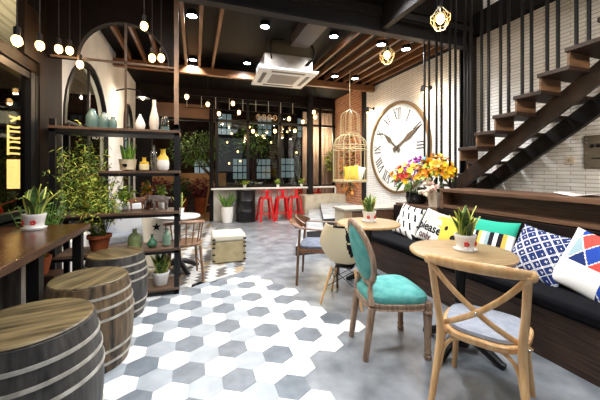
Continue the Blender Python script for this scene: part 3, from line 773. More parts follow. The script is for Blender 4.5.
def shell(loc, rz):
    t = thing('shell_chair', 'cream moulded shell chair with black printed portrait and wooden dowel legs', 'chair', loc, rz)
    m = MB(); NU, NV = 48, 48; grid = []
    inkf = lambda u, v: False
    for j in range(NV+1):
        v = j/NV; row = []
        for i in range(NU+1):
            u = -1+2*i/NU
            # profile from front lip to top of back
            if v < .5:
                q = v/.5; y = .22-.36*q; z = .44-.02*math.sin(q*PI)+.0*q; w = .235-.0*q
                if q < .2: z -= .025*(1-q/.2)
            else:
                q = (v-.5)/.5; y = -.14-.11*math.sin(q*PI/2)-.035*q; z = .44+.40*(q**1.25); w = .235-.06*q**3
            edge = abs(u)**3
            z2 = z+edge*(.17*math.sin(min(v*1.25, 1)*PI)+.015); y2 = y+edge*(.10*max(0, (v-.35)/.65))
            ww = w*(1-.35*max(0, abs(v-.5)*2-.72)**1.0*(abs(u)))
            row.append((u*ww*1.04, y2, (z2-.44)*1.02+.41))
        grid.append(row)
    vs = [[m.v(p) for p in r] for r in grid]
    for j in range(NV):
        for i in range(NU):
            u = -1+2*(i+.5)/NU; v = (j+.5)/NV
            # printed black patches on the back, right side seen from behind
            q = (v-.5)/.5
            m.mi = 0
            if q > .12:
                cu = .42-.5*(q-.4)**2+.1*q
                hw = .17*math.sin(PI*(q-.22)/.76) if .22 < q < .98 else 0; hair = cu-hw < u < cu+hw*.7*(1+.3*math.sin(q*21)) and abs(q-.64+.25*(u-cu)) > .02
                face = .70 < u < .90 and .15 < q < .55 and math.sin(u*40+q*9)*math.sin(q*31) > .25
                top = q > .955 and -.35 < u < .35
                if hair or face or top: m.mi = 1
            m.f([vs[j][i], vs[j][i+1], vs[j+1][i+1], vs[j+1][i]])
    o = m.build('shell', [cream, blackm], t, sharp=80)
    so = o.modifiers.new('thick', 'SOLIDIFY'); so.thickness = .007; sb = o.modifiers.new('sub', 'SUBSURF'); sb.levels = sb.render_levels = 1
    for sx_ in (-1, 1):
        for sy_ in (-1, 1):
            MB().tube([(sx_*.21, sy_*.20-.02, 0), (sx_*.12, sy_*.11-.01, .365)], [.011, .015], seg=10).build('leg', beech, t)
    m = MB()
    for a_, b_ in (((-.165, -.175, .2), (.165, -.175, .2)), ((-.165, .135, .2), (.165, .135, .2))):
        pass
    for s in (-1, 1):
        m.tube([(s*.17, -.17, .17), (-s*.12, -.12, .35)], .004, seg=6); m.tube([(s*.17, .13, .17), (-s*.12, .1, .35)], .004, seg=6)
        m.tube([(s*.17, -.17, .17), (s*.12, .1, .35)], .004, seg=6); m.tube([(s*.17, .13, .17), (s*.12, -.12, .35)], .004, seg=6)
    m.box(-.09, .09, -.11, .09, .36, .372)
    m.build('wire_bracing', black, t)
shell((1.50, 2.82, 0), -42)

def armchair(loc, rz):
    t = thing('armchair', 'dark wooden armchair with curved back rail and grey seat, beside far table', 'chair', loc, rz)
    for s in (-1, 1):
        MB().tube([(s*.25, -.24, 0), (s*.24, -.22, .4), (s*.245, -.2, .66)], [.014, .018, .014], seg=10, sm=3).build('back_leg', walnut, t)
        MB().tube([(s*.25, .24, 0), (s*.25, .22, .42), (s*.27, .2, .655)], [.013, .018, .015], seg=10, sm=3).build('leg', walnut, t)
        MB().bar((s*.24, -.21, .41), (s*.25, .22, .41), .02, .045).build('side_rail', walnut, t)
    MB().bar((-.25, .21, .41), (.25, .21, .41), .02, .045).build('front_rail', walnut, t)
    MB().bar((-.24, -.21, .41), (.24, -.21, .41), .02, .045).build('back_rail', walnut, t)
    m = MB(); m.tube([(-.28, .24, .665), (-.285, 0, .67), (-.26, -.19, .685), (-.16, -.285, .72), (0, -.315, .735), (.16, -.285, .72), (.26, -.19, .685), (.285, 0, .67), (.28, .24, .665)], [.022, .022, .03, .05, .055, .05, .03, .022, .022], seg=10, sm=6, flat=.42, up=(0, 0, 1))
    m.build('arm_rail', walnut, t)
    # broad curved crest of the back
    m = MB(); pts = [(.24*math.sin(a), -.05-.25*math.cos(a)) for a in [(-1.15+2.3*k/14) for k in range(15)]]
    m_ = MB()
    A = []
    for k, (x, y) in enumerate(pts):
        h = .075*math.sin(PI*k/14)+.012
        A.append([m.v((x, y, .715-h)), m.v((x, y, .715+h)), m.v((x*.93, y+.018, .715+h)), m.v((x*.93, y+.018, .715-h))])
    for P_, Q_ in zip(A, A[1:]):
        for k in range(4): m.f([P_[k], P_[(k+1) % 4], Q_[(k+1) % 4], Q_[k]])
    m.f(A[0]); m.f(A[-1][::-1])
    m.build('backrest', walnut, t)
    MB().stack(circ(.235, 28, .22, 5), [(.97, .43), (1, .44), (1, .462), (.93, .474), (.5, .48), (.05, .481)]).build('seat', darkgreyfab, t)
armchair((1.46, 3.46, 0), -118)

def spindle(loc, rz):
    t = thing('spindle_chair', 'brown wooden spindle-back chair at the small white table', 'chair', loc, rz)
    for s in (-1, 1):
        MB().tube([(s*.20, -.21, 0), (s*.17, -.17, .43)], [.012, .018], seg=9).build('leg', spindlewood, t)
        MB().tube([(s*.19, .21, 0), (s*.16, .16, .43)], [.012, .018], seg=9).build('leg', spindlewood, t)
        MB().tube([(s*.185, -.19, .2), (s*.178, .19, .2)], .009, seg=8).build('stretcher', spindlewood, t)
    MB().stack(circ(.205, 30, .205, 3.2), [(.93, .43), (1, .44), (1, .458), (.96, .466)]).build('seat', spindlewood, t)
    m = MB(); m.tube([(-.23, .02, .70), (-.215, -.12, .715), (-.12, -.22, .735), (0, -.25, .74), (.12, -.22, .735), (.215, -.12, .715), (.23, .02, .70)], .022, seg=9, sm=5, flat=.7); m.build('back_rail', spindlewood, t)
    for x, y in ((-.222, -.06), (-.17, -.17), (-.09, -.225), (0, -.245), (.09, -.225), (.17, -.17), (.222, -.06)):
        MB().tube([(x*.82, y*.78, .46), (x, y, .72)], [.009, .008], seg=8).build('spindle', spindlewood, t)
spindle((-.13, 4.05, 0), 8)

# tables
def table(loc, label, r=.36, top=None, base_s=1, rz=0):
    t = thing('round_table', label, 'table', loc, rz)
    tt_ = MB().lathe([(r-.03, .715), (r-.005, .72), (r, .727), (r, .742), (r-.004, .747), (r-.012, .75), (0.001, .75)], seg=56).build('tabletop', top or [tablewood], t)
    if not top: MB().lathe([(r-.001, .722), (r+.003, .727), (r+.003, .742), (r-.001, .747)], seg=56, cap=False).build('edge_band', tableedge, tt_)
    MB().lathe([(.06, .04), (.055, .10), (.04, .2), (.034, .34), (.044, .37), (.03, .42), (.04, .64), (.07, .7), (.12, .714)], seg=20).build('pedestal', black, t)
    for k in range(4):
        a = k*PI/2+.5
        m = MB(); c, s = math.cos(a), math.sin(a)
        m.tube([(c*.01, s*.01, .12), (c*.1, s*.1, .11), (c*.2, s*.2, .06), (c*.27, s*.27, .022), (c*.3, s*.3, .016)], [.036, .036, .032, .028, .024], seg=9, sm=5); m.build('foot', black, t)
    return t
table((1.905, 1.75, 0), 'round wooden table nearest the camera, on black pedestal', rz=-13)
table((1.93, 3.07, 0), 'round wooden table farther away, behind the teal chair')
table((-.22, 4.40, 0), 'small white round table behind the rack', .29, ceramic)
snake_plant((1.93, 1.73, .751), 'snake plant in red-flowered white pot on the near round table', 1.15, 13, h=.175, rz=20)
snake_plant((1.945, 3.08, .751), 'snake plant in red-flowered white pot on the far round table', 1.2, 10, h=.17, rz=20)
t = snake_plant((-.20, 4.36, .751), 'pale cactus in white pot on the small white table', .95, 8, 'plain', .22)

# pale things behind the rack
t = thing('white_tub', 'big white tub with a black star mark, seen through the low shelves', 'tub', (-.50, 4.75, 0))
MB().lathe([(.12, 0), (.15, .02), (.2, .45), (.21, .74), (.19, .74), (.18, .5)], seg=30).build('body', ceramic, t)
m = MB()
pts = []
for k in range(10):
    a = -PI/2+(k-4.5)*.0; rr_ = .06 if k % 2 == 0 else .025; b = k*PI/5
    pts.append((rr_*math.sin(b), -.207, .58+rr_*math.cos(b)))
m.poly(pts); o = m.build('star_mark', blackm, t, smooth=False); so = o.modifiers.new('thick', 'SOLIDIFY'); so.thickness = .012
t = thing('lounge_chair', 'low pale grey lounge chair behind the display rack', 'chair', (-.97, 5.15, 0), 10)
MB().box(-.26, .26, -.26, .26, .3, .44).build('seat', greyfab, t, bevel=.04)
MB().stack(circ(.28, 24, .08, 4), [(1, .44), (1.05, .7), (.9, .85), (.6, .87)]).build('backrest', mat('pale_fabric', 'c9ccd2', .8), t)
for sx_ in (-1, 1):
    for sy_ in (-1, 1): MB().tube([(sx_*.23, sy_*.23, 0), (sx_*.2, sy_*.2, .3)], .014).build('leg', walnut, t)
    MB().box(sx_*.3-.04, sx_*.3+.04, -.26, .26, .4, .62).build('armrest', MATS['pale_fabric'], t, bevel=.03)
# ottoman
t = thing('storage_ottoman', 'beige studded cube ottoman on the herringbone tiles', 'ottoman', (.475, 4.70, 0))
ob_ = MB().box(-.235, .235, -.225, .225, .015, .315).build('body', leatherette, t, bevel=.012)
ol_ = MB().box(-.24, .24, -.23, .23, .32, .42).build('lid', leatherlid, t, bevel=.03)
studm = mat('stud_brown', '2e241c', .4)
for s in (-1, 1):
    for z in (.05, .14, .24, .30): MB().box(s*.22-.022, s*.22+.022, -.233, -.222, z-.012, z+.012).build('corner_stud', studm, ob_)
    MB().box(s*.22-.022, s*.22+.022, -.238, -.228, .345, .37).build('corner_stud', studm, ol_)

# drum, planter, stools, bar ledge
t = thing('oil_drum', 'black ribbed oil drum beside the red stools', 'drum', (1.29, 8.08, 0))
MB().lathe([(.25, 0), (.262, .01), (.262, .03), (.25, .04), (.25, .27), (.262, .29), (.25, .31), (.25, .55), (.262, .57), (.25, .59), (.25, .80), (.262, .81), (.262, .83), (.25, .835)], seg=40).build('body', mat('drum_black', '121214', .35, .2), t)
MB().lathe([(.001, .825), (.245, .825), (.25, .84)], seg=40, cap=False).build('lid', black, t)
t = thing('floor_planter', 'tall white textured planter with leafy plant beside the oil drum', 'potted plant', (.80, 8.05, 0))
MB().lathe([(.11, 0), (.13, .01), (.155, .25), (.16, .42), (.145, .42), (.14, .38)], seg=28).build('pot', ceramic, t)
m = MB()
for k in range(26):
    a = k*2.4; d = R.uniform(.05, .2); m.mi = k % 2; m.leaf((.05*math.cos(a), .05*math.sin(a), .38), (d*math.cos(a)*2, d*math.sin(a)*2, .55), R.uniform(.3, .55), .06, .15, 6)
m.build('leaves', [green1, mat('leaf_mid', '5b7d45', .5)], t)
o = bx('bar_ledge', white, .40, 3.3, 8.14, 8.38, .85, .89, bevel=.004); tag(o, 'white ledge running under the back windows above the red stools', 'ledge')
def redstool(loc, rz, label):
    t = thing('bar_stool', label, 'stool', loc, rz, 'red metal bar stools')
    MB().stack(circ(.15, 24, .15, 5), [(.98, .60), (1.03, .605), (1.0, .645), (.9, .65)]).build('seat', redpaint, t)
    for sx_ in (-1, 1):
        for sy_ in (-1, 1):
            m = MB(); m.bar((sx_*.19, sy_*.19, 0), (sx_*.12, sy_*.12, .61), .055, .035); m.build('leg', redpaint, t)
        m = MB(); m.bar((sx_*.165, -.165, .2), (sx_*.165, .165, .2), .015, .02); m.bar((-.165, sx_*.165, .2), (.165, sx_*.165, .2), .015, .02); m.build('footrest', redpaint, t)
    m = MB(); m.tube([(-.13, -.12, .64), (-.14, -.15, .80), (-.1, -.165, .83), (.1, -.165, .83), (.14, -.15, .80), (.13, -.12, .64)], .01, seg=6, sm=4); m.bar((0, -.14, .64), (0, -.165, .83), .09, .01, up=(0, 1, 0)); m.build('backrest', redpaint, t)
redstool((1.80, 7.98, 0), 4, 'red metal bar stool beside the oil drum')
redstool((2.25, 7.98, 0), -3, 'red metal bar stool in the middle of three under the ledge')
redstool((2.63, 7.98, 0), 2, 'red metal bar stool next to the beige platform')
redstool((3.75, 9.1, .02), 5, 'red metal bar stool outside, beyond the back window')
o = bx('entry_slab', marble, 2.0, 2.7, 7.3, 7.75, 0, .012); tag(o, 'pale stone slab set on the floor in front of the red stools', 'slab')
for i, (x, lab) in enumerate(((1.28, 'trailing yellow-green plant on the ledge above the oil drum'), (2.22, 'little upright plant in white pot on the ledge above the stools'), (2.93, 'small plant at the platform end of the white ledge'))):
    spray('ledge_plant', (x, 8.24, .89), lab, .16 if i else .12, 14, [green1, green2], .08, .03, .05 if i else .16, ceramic, .045, .08)

# ------------------------------------------------------------------ white pipe end on ledge
m = MB(); m.tube([(3.2, 8.26, .87), (4.0, 8.26, .87), (4.03, 8.26, .84), (4.03, 8.26, .67)], .03, seg=10); o = m.build('white_pipe_rail', white); tag(o, 'white pipe rail bending down onto the beige platform', 'rail')

# ------------------------------------------------------------------ bench and shelf
bench = thing('bench', 'long dark wood bench with black seat cushion along the right', 'bench', (0, 0, 0))
m = MB(); m.box(2.38, 2.95, .2, 3.93, 0, .355); m.build('base', benchwood, bench)
m = MB(); m.box(2.35, 2.95, .2, 3.9, .357, .455); m.build('seat_cushion', blackfab, bench, bevel=.03)
m = MB(); m.box(2.90, 2.95, .2, 3.02, .455, .88); m.box(2.90, 2.95, 3.02, 3.9, .455, .83); m.build('backrest', mat('backrest_brown', '120c0a', .6, var='1e1511', ns=3), bench)
sh = thing('shelf_unit', 'dark wood shelf unit behind the bench, open boxes facing the room', 'shelf', (0, 0, 0))
MB().box(2.96, 3.45, 3.02, 3.93, .83, .86).build('low_board', shelfwood, sh)
MB().box(2.96, 3.40, -.8, 3.02, .89, .925).build('board', shelfwood, sh)
MB().box(2.94, 3.44, -.8, 3.02, 1.09, 1.125).build('top_board', shelfwood, sh)
MB().box(3.12, 3.15, -.8, 3.0, .925, 1.09).build('inner_panel', benchwood, sh)
MB().box(3.37, 3.40, -.8, 3.93, 0, 1.09).build('back_panel', benchwood, sh)
for y in (3.0, 3.9): MB().box(2.955, 3.42, y-.02, y+.02, .86 if y < 3.5 else 0, 1.09 if y < 3.5 else .83).build('divider', shelfwood, sh)
MB().box(2.96, 3.0, -.8, 3.9, 0, .83).build('lower_panel', benchwood, sh)
# end wall of bench: wood faced box with pale top
t = thing('planter_box', 'low wood-faced divider with pale top at the end of bench', 'divider', (0, 0, 0))
MB().box(2.2, 4.08, 3.95, 4.0, 0, .75).build('front_panel', shelfwood, t)
MB().box(2.12, 4.08, 4.0, 4.36, 0, .75).build('body', beigestone, t)
MB().box(2.09, 4.09, 3.935, 4.38, .75, .785).build('top', mat('pale_top', '948b7b', .5, var='aba292', ns=5), t, bevel=.005)
MB().box(2.1, 2.2, 3.945, 4.0, 0, .75).build('end_post', mat('pale_wood', 'a58c70', .5, var='bba488', ns=4), t)

def orient(t, c, tilt, roll=0, yaw=0):
    tl = math.radians(tilt)
    M = Matrix(((0, math.sin(tl), -math.cos(tl)), (-1, 0, 0), (0, math.cos(tl), math.sin(tl)))).to_4x4()
    t.matrix_world = Matrix.Translation(c) @ Matrix.Rotation(math.radians(yaw), 4, 'Z') @ M @ Matrix.Rotation(math.radians(roll), 4, 'Z')
def pz(u, v, T): return T*max(0, (1-abs(u)**2.6))**.55*max(0, (1-abs(v)**2.6))**.55
def pillow(name, label, c, w, h, T, tilt, roll, mats, fn, yaw=0):
    t = thing(name, label, 'cushion')
    m = MB(); N = 72
    def pos(u, v, sgn):
        x = u*w/2*(1-.07*(1-v*v)*abs(u)); y = v*h/2*(1-.07*(1-u*u)*abs(v))
        return (x, y, sgn*pz(u, v, T))
    for sgn in (1, -1):
        g = [[m.v(pos(-1+2*i/N, -1+2*j/N, sgn)) for i in range(N+1)] for j in range(N+1)]
        for j in range(N):
            for i in range(N):
                m.mi = fn(-1+2*(i+.5)/N, -1+2*(j+.5)/N)
                m.f([g[j][i], g[j][i+1], g[j+1][i+1], g[j+1][i]])
    bmesh.ops.remove_doubles(m.bm, verts=m.bm.verts, dist=.0005)
    t['_c'] = 0; del t['_c']; m.build('cover', mats, t, sharp=85)
    orient(t, c, tilt, roll, yaw)
    return t
wcl = mat('cushion_white', 'e9e6df', .85); bcl = mat('cushion_black', '1b1b20', .85); ycl = mat('cushion_yellow', 'd4b548', .85)
navy = mat('cushion_navy', '1d2f63', .85); tcl = mat('cushion_teal', '2a9c82', .85); rcl = mat('cushion_red', 'd9473f', .85); pcl = mat('cushion_pink', 'e0667a', .85); gcl = mat('cushion_greyblue', '8fa7ad', .85); blcl = mat('cushion_blue', '24459a', .85); ocl = mat('cushion_ochre', 'd7ae52', .85)
def f_dash(u, v):
    a = (u+.25*v)*1.9+10; b = (v)*1.7+10; col = int(b); a += .5*(col % 2)
    fa, fb = a % 1, b % 1
    return 1 if (.33 < fa+.25*(fb-.5) < .62 and .15 < fb < .85) else 0
pillow('patterned_cushion', 'white cushion with black feather dashes at the far end of bench', (2.78, 3.42, .66), .47, .44, .06, 24, -6, [wcl, bcl], f_dash)
rb = random.Random(3); cells = {}
def f_please(u, v):
    if v > .15 and u > -.55:
        k = (int((u+1)*6), int((v+1)*7)); cells.setdefault(k, rb.choice((0, 0, 1, 2))); return cells[k]
    return 0
t = pillow('lettered_cushion', 'white cushion printed with bold black lettering and ochre marks', (2.76, 2.93, .655), .45, .42, .06, 24, -8, [wcl, ocl, mat('cushion_tan', 'cbb89a', .85)], f_please)
def text_on(parent, s, size, loc, T, w, h, m_):
    cu = bpy.data.curves.new('tmp', 'FONT'); cu.body = s; cu.size = size; cu.align_x = 'CENTER'; cu.extrude = .0; cu.offset = size*.025
    o = bpy.data.objects.new('tmp', cu); C.objects.link(o)
    dg = bpy.context.evaluated_depsgraph_get(); me = bpy.data.meshes.new_from_object(o.evaluated_get(dg))
    bpy.data.objects.remove(o)
    bm = bmesh.new(); bm.from_mesh(me)
    bmesh.ops.subdivide_edges(bm, edges=bm.edges, cuts=1)
    for v in bm.verts:
        v.co.x += loc[0]; v.co.y += loc[1]
        u_, v_ = v.co.x/(w/2), v.co.y/(h/2)
        v.co.z = (pz(u_, v_, T) if T else 0)+.004
    bm.to_mesh(me); bm.free(); me.name = 'lettering'; me.materials.append(m_)
    q = bpy.data.objects.new('lettering', me); C.objects.link(q); q.parent = parent
    return q
text_on(t, 'please', .15, (.0, -.06), .06, .45, .42, bcl)
text_on(t, 'only', .12, (-.03, -.16), .06, .45, .42, mat('cushion_brown', '5b3a3a', .85))
def f_yel(u, v): return 1 if (u-.2)**2+(v+.35)**2 < .03 or ((u+.35)**2+(v-.2)**2 < .02) else 0
pillow('yellow_cushion', 'yellow cushion partly hidden behind the near table plant', (2.72, 2.58, .65), .42, .40, .06, 26, 6, [ycl, bcl], f_yel)
def f_teal(u, v):
    if v > .35: return 0
    k = int((u+1)*5.5) % 6
    return (1, 2, 1, 3, 2, 4)[k] if v > -.9 else 0
pillow('striped_cushion', 'teal cushion with short vertical stripes in black, white and gold', (2.74, 2.16, .66), .47, .44, .065, 24, 2, [tcl, bcl, wcl, ocl, gcl], f_teal)
def f_navy(u, v):
    a = (u+v)*2.3+20; b = (u-v)*2.3+20; fa, fb = a % 1, b % 1
    if min(fa, fb) < .055 or .14 < fa < .19 or .14 < fb < .19: return 1
    if .58 < fa < .64 and .45 < fb < .75 or .58 < fb < .63 and .5 < fa < .8: return 1
    return 0
pillow('lattice_cushion', 'navy cushion with white geometric lattice between striped and diamond cushions', (2.74, 1.72, .645), .46, .44, .07, 28, -8, [navy, wcl], f_navy)
dc = {}
def f_dia(u, v):
    if v < -.1+.0*u and u < .35 or u < -.75: return 0
    a = (u*1.0+v*.7)*1.7+20.3; b = (u*1.0-v*.7)*1.7+20.1; fa, fb = a % 1, b % 1
    if fa < .06 or fb < .06: return 0
    k = (int(a), int(b))
    return (1, 2, 3, 4, 1, 5)[(k[0]*2+k[1]*3) % 6]
pillow('diamond_cushion', 'white cushion with red, pink, blue and grey diamonds at right edge', (2.72, 1.32, .65), .50, .47, .07, 26, -14, [wcl, rcl, blcl, gcl, pcl, navy], f_dia)

# flowers on the low board
def bouquet(t, c, r, n, cols, gl=60):
    m = MB(); k = 0
    for _ in range(n):
        d = Vector((R.gauss(0, 1), R.gauss(0, 1), abs(R.gauss(0, .9))-.2)).normalized()
        q = Vector(c)+Vector((d.x*r[0], d.y*r[1], d.z*r[2]))*R.uniform(.55, 1)
        m.mi = R.randrange(len(cols))
        s = R.uniform(.022, .04)
        a = d.orthogonal().normalized(); b = d.cross(a)
        for j in range(5):
            an = j*2*PI/5; e = a*math.cos(an)+b*math.sin(an)
            m.leaf(q, e+d*.45, s*1.5, s*1.1, 0, 3, side=(e.cross(d)))
    m.build('blossoms', cols, t)
    m = MB()
    for _ in range(gl):
        d = Vector((R.gauss(0, 1), R.gauss(0, 1), R.gauss(0, .8))).normalized(); q = Vector(c)+Vector((d.x*r[0], d.y*r[1], d.z*r[2]))*R.uniform(.2, .8)
        m.mi = R.randrange(2); m.leaf(q, d+Vector((0, 0, .1)), .12, .035, .4, 3)
    for _ in range(14):
        q = Vector(c)+Vector((R.uniform(-1, 1)*r[0]*.6, R.uniform(-1, 1)*r[1]*.6, 0)); m.tube([(0, 0, .12), q], .003, seg=4)
    m.build('greenery', [green1, green3], t)
t = thing('flower_arrangement', 'loose yellow, purple and red flowers in a black pot', 'flowers', (3.15, 3.70, .861))
MB().lathe([(.08, 0), (.13, .01), (.15, .10), (.14, .17), (.13, .17), (.12, .12)], seg=26).build('pot', mat('black_glaze', '0d0f12', .15), t)
bouquet(t, (-.04, .08, .38), (.26, .36, .24), 85, [yellowf, redf, yellowf], 70)
m2 = MB()
for _ in range(26):
    q = Vector((-.02+R.gauss(0, .07), -.03+R.gauss(0, .09), .56+R.gauss(0, .09)))
    for j in range(5):
        an = j*2*PI/5+R.random(); m2.leaf(q, (-.4, math.cos(an), math.sin(an)), .055, .045, 0, 3)
m2.build('orchid_blossoms', purplef, t)
t = thing('flower_arrangement', 'big yellow-orange bouquet with pale roses in a cream wooden box', 'flowers', (3.12, 3.25, .861))
m = MB(); m.stack([(-.09, -.09), (.09, -.09), (.09, .09), (-.09, .09)], [(.8, 0), (1, .2), (.9, .2), (.85, .17)]); m.build('box', mat('cream_wood', 'c8b8a4', .6, var='d8cab8', ns=8), t)
bouquet(t, (0, 0, .46), (.21, .27, .28), 170, [yellowf, orangef, yellowf], 60)
for _ in range(30):
    q = Vector((-.12+R.gauss(0, .04), .02+R.gauss(0, .11), .27+R.gauss(0, .05)))
    m = MB()
    for j in range(4): m.ball(q+Vector((R.gauss(0, .007), R.gauss(0, .009), R.gauss(0, .007))), (.022, .024, .02), 8, 6)
    m.build('rose', R.choice([pinkf, creamf]), t)
for _ in range(5): MB().ball((-.10, .14+R.gauss(0, .03), .58+R.gauss(0, .03)), .03, 8, 6).build('blue_blossom', bluef, t)
t = thing('paper_stack', 'open white leaflet lying on the shelf top at right', 'leaflet', (3.28, 1.72, 1.126))
m = MB(); m.poly([(-.12, 0, .0), (-.12, .15, .025), (.12, .15, .025), (.12, 0, 0)]); m.poly([(-.12, 0, 0), (-.12, -.15, .03), (.12, -.15, .03), (.12, 0, 0)])
o = m.build('pages', white, t); so = o.modifiers.new('thick', 'SOLIDIFY'); so.thickness = .004

# ------------------------------------------------------------------ clock
t = thing('wall_clock', 'huge round wall clock with Roman numerals on white tile wall', 'clock'); orient(t, (4.09, 5.36, 1.85), 0)
RC = .98
def disc_ring(m, r0, r1, z0, z1, n=72):
    rs = [[m.v((r*math.cos(2*PI*k/n), r*math.sin(2*PI*k/n), z)) for k in range(n)] for r, z in ((r0, z0), (r1, z0), (r1, z1), (r0, z1))]
    for A, B in zip(rs, rs[1:]+rs[:1]):
        for k in range(n): m.f([A[k], A[(k+1) % n], B[(k+1) % n], B[k]])
m = MB(); disc_ring(m, RC-.055, RC, 0, .06); m.build('rim', brass, t)
m = MB(); m.lathe([(.001, .02), (RC-.05, .02)], seg=72, cap=False); face = m.build('face', mat('clock_face', 'eceae4', .4, var='cfd8cf', ns=1.3, lo=.52, hi=.6), t)
m = MB(); disc_ring(m, RC-.10, RC-.094, .02, .023); disc_ring(m, .50, .505, .02, .023); m.build('ring_line', mat('clock_grey', 'aaa79f', .5), face)
numerals = ['XII', 'I', 'II', 'III', 'IIII', 'V', 'VI', 'VII', 'VIII', 'IX', 'X', 'XI']
ink = mat('clock_ink', '35302b', .5)
for k, s in enumerate(numerals):
    m = MB(); a = math.radians(90-30*k)
    m.M = Matrix.Rotation(a-PI/2, 4, 'Z') @ Matrix.Translation((0, .72, .022)) @ Matrix.Scale(1.2, 4)
    wd = {'I': .05, 'V': .12, 'X': .12}; tot = sum(wd[ch] for ch in s); x = -tot/2; H2 = .095
    for ch in s:
        c0 = x+wd[ch]/2
        if ch == 'I': m.bar((c0, -H2, 0), (c0, H2, 0), .022, .004)
        if ch == 'V': m.bar((c0-.045, H2, 0), (c0, -H2, 0), .024, .004); m.bar((c0+.045, H2, 0), (c0, -H2, 0), .012, .004)
        if ch == 'X': m.bar((c0-.045, H2, 0), (c0+.045, -H2, 0), .024, .004); m.bar((c0+.045, H2, 0), (c0-.045, -H2, 0), .012, .004)
        m.bar((c0-wd[ch]*.42, H2, 0), (c0+wd[ch]*.42, H2, 0), .008, .004); m.bar((c0-wd[ch]*.42, -H2, 0), (c0+wd[ch]*.42, -H2, 0), .008, .004)
        x += wd[ch]
    m.build('numeral', ink, face, smooth=False)
def hand(ang, L, w, name):
    m = MB(); a = math.radians(90-ang); d = Vector((math.cos(a), math.sin(a), 0)); n = Vector((-d.y, d.x, 0))
    P = [-.12, 0, L*.35, L*.55, L*.8, L]; Wd = [w*.9, w*.5, w*.35, w, w*.5, .004]
    rings = []
    for p, q in zip(P, Wd): rings.append([m.v(d*p+n*q/2+Vector((0, 0, .035))), m.v(d*p-n*q/2+Vector((0, 0, .035))), m.v(d*p-n*q/2+Vector((0, 0, .045))), m.v(d*p+n*q/2+Vector((0, 0, .045)))])
    for A, B in zip(rings, rings[1:]):
        for k in range(4): m.f([A[k], A[(k+1) % 4], B[(k+1) % 4], B[k]])
    m.f(rings[0]); m.f(rings[-1]); m.build(name, mat('hand_bronze', '5d5145', .4, .3), t)
hand(307, .56, .12, 'hour_hand'); hand(62, .80, .12, 'minute_hand')
MB().lathe([(.04, .03), (.04, .055), (.001, .06)], seg=20).build('hub', MATS['hand_bronze'], t)

# wall sconces
for y, z, lab in ((6.28, 2.86, 'small wall spotlight between the clock and the brick wall'), (4.42, 2.88, 'small wall spotlight right of the clock, behind the stair rods')):
    t = thing('wall_sconce', lab, 'wall lamp', (4.1, y, z))
    m = MB(); m.lathe([(.04, 0), (.04, .02)], seg=16); o = m.build('mount', black, t); o.rotation_euler = (0, -PI/2, 0)
    m = MB(); m.tube([(-.02, 0, 0), (-.15, 0, .02), (-.17, 0, 0)], .012, seg=8, sm=3); m.build('arm', black, t)
    m = MB(); m.lathe([(.025, .05), (.04, .0), (.045, -.08), (.038, -.08), (.03, -.02)], (-.18, 0, -.02), 16); m.build('shade', black, t)
    m = MB(); m.ball((-.18, 0, -.085), .028); m.build('bulb', bulbm, t)
    lamp('light', 'POINT', (-.18, 0, -.15), 14, (1, .72, .45), .03, t)
t = thing('gooseneck_lamp', 'black gooseneck lamp on the white left wall above the shelf', 'wall lamp', (-1.4, 6.45, 2.86))
m = MB(); m.tube([(0, 0, 0), (.2, 0, .05), (.4, 0, .02), (.45, 0, -.06)], .014, seg=8, sm=4); m.build('arm', black, t)
m = MB(); m.lathe([(.03, .06), (.05, .03), (.13, -.03), (.12, -.03)], (.45, 0, -.08), 20); m.build('shade', black, t)
m = MB(); m.ball((.45, 0, -.11), .03); m.build('bulb', bulbm, t)
lamp('light', 'POINT', (.45, 0, -.17), 24, (1, .86, .66), .04, t)

# metal panel + outlet
t = thing('metal_wall_panel', 'grey metal panel with dark handle slot on the tile wall, right edge', 'panel', (4.1, 0, 0))
MB().box(-.02, 0, 1.6, 2.11, 1.38, 1.74).build('plate', mat('panel_grey', '6e675a', .4, .3), t, bevel=.004)
m = MB(); m.box(-.03, -.018, 1.74, 1.97, 1.61, 1.64); m.ball((-.025, 2.03, 1.625), .02, 8, 6); m.ball((-.025, 1.98, 1.625), .02, 8, 6); m.box(-.03, -.018, 1.68, 2.03, 1.485, 1.495)
m.build('handle', black, t)
m = MB()
for z in (1.44, 1.54, 1.66, 1.70): m.ball((-.022, 2.08, z), .01, 8, 6)
m.build('screw', chrome, t)
t = thing('wall_outlet', 'tile-coloured square outlet cover on the tile wall', 'outlet', (4.1, 2.25, 1.47))
MB().box(-.012, 0, -.045, .045, -.045, .045).build('plate', mat('outlet_beige', 'cfc1ab', .4), t, bevel=.003); MB().box(-.015, -.01, -.015, .015, -.01, .02).build('socket', mat('outlet_tan', 'a5957c', .5), t)

# ------------------------------------------------------------------ stairs
st = thing('staircase', 'open wooden staircase with black stringers and hanging rods', 'staircase', (0, 0, 0))
RUN, RISE = .233, .163
treadm = mat('tread_wood', '1f130c', .5, var='3a261a', scale=(1, 10, 6), ns=4)
riserm = mat('riser_wood', '5f452f', .5, var='846348', scale=(1, 8, 6), ns=4)
for k in range(-8, 11):
    yf = 1.77+RUN*k*1.0; zt = 2.46-RISE*k
    if zt < .2 or yf > 3.38 and zt < 1.0: continue
    MB().box(3.15 if yf < 3.05 else 3.55, 4.08, yf-.27, yf, zt-.04, zt).build('tread', treadm, st, bevel=.004)
    MB().box(3.17 if yf < 3.05 else 3.55, 3.46 if yf < 3.05 else 3.6, yf-.03, yf-.01, zt-RISE, zt-.04).build('riser', riserm, st)
    if k <= 8:
        for dy in (-.07, -.16):
            MB().tube([(3.19, yf+dy, zt if yf < 3.05 else 1.13), (3.19, yf+dy, 5.9 if yf+dy < 3.36 else 3.24)], .016, seg=8).build('rod', black, st)
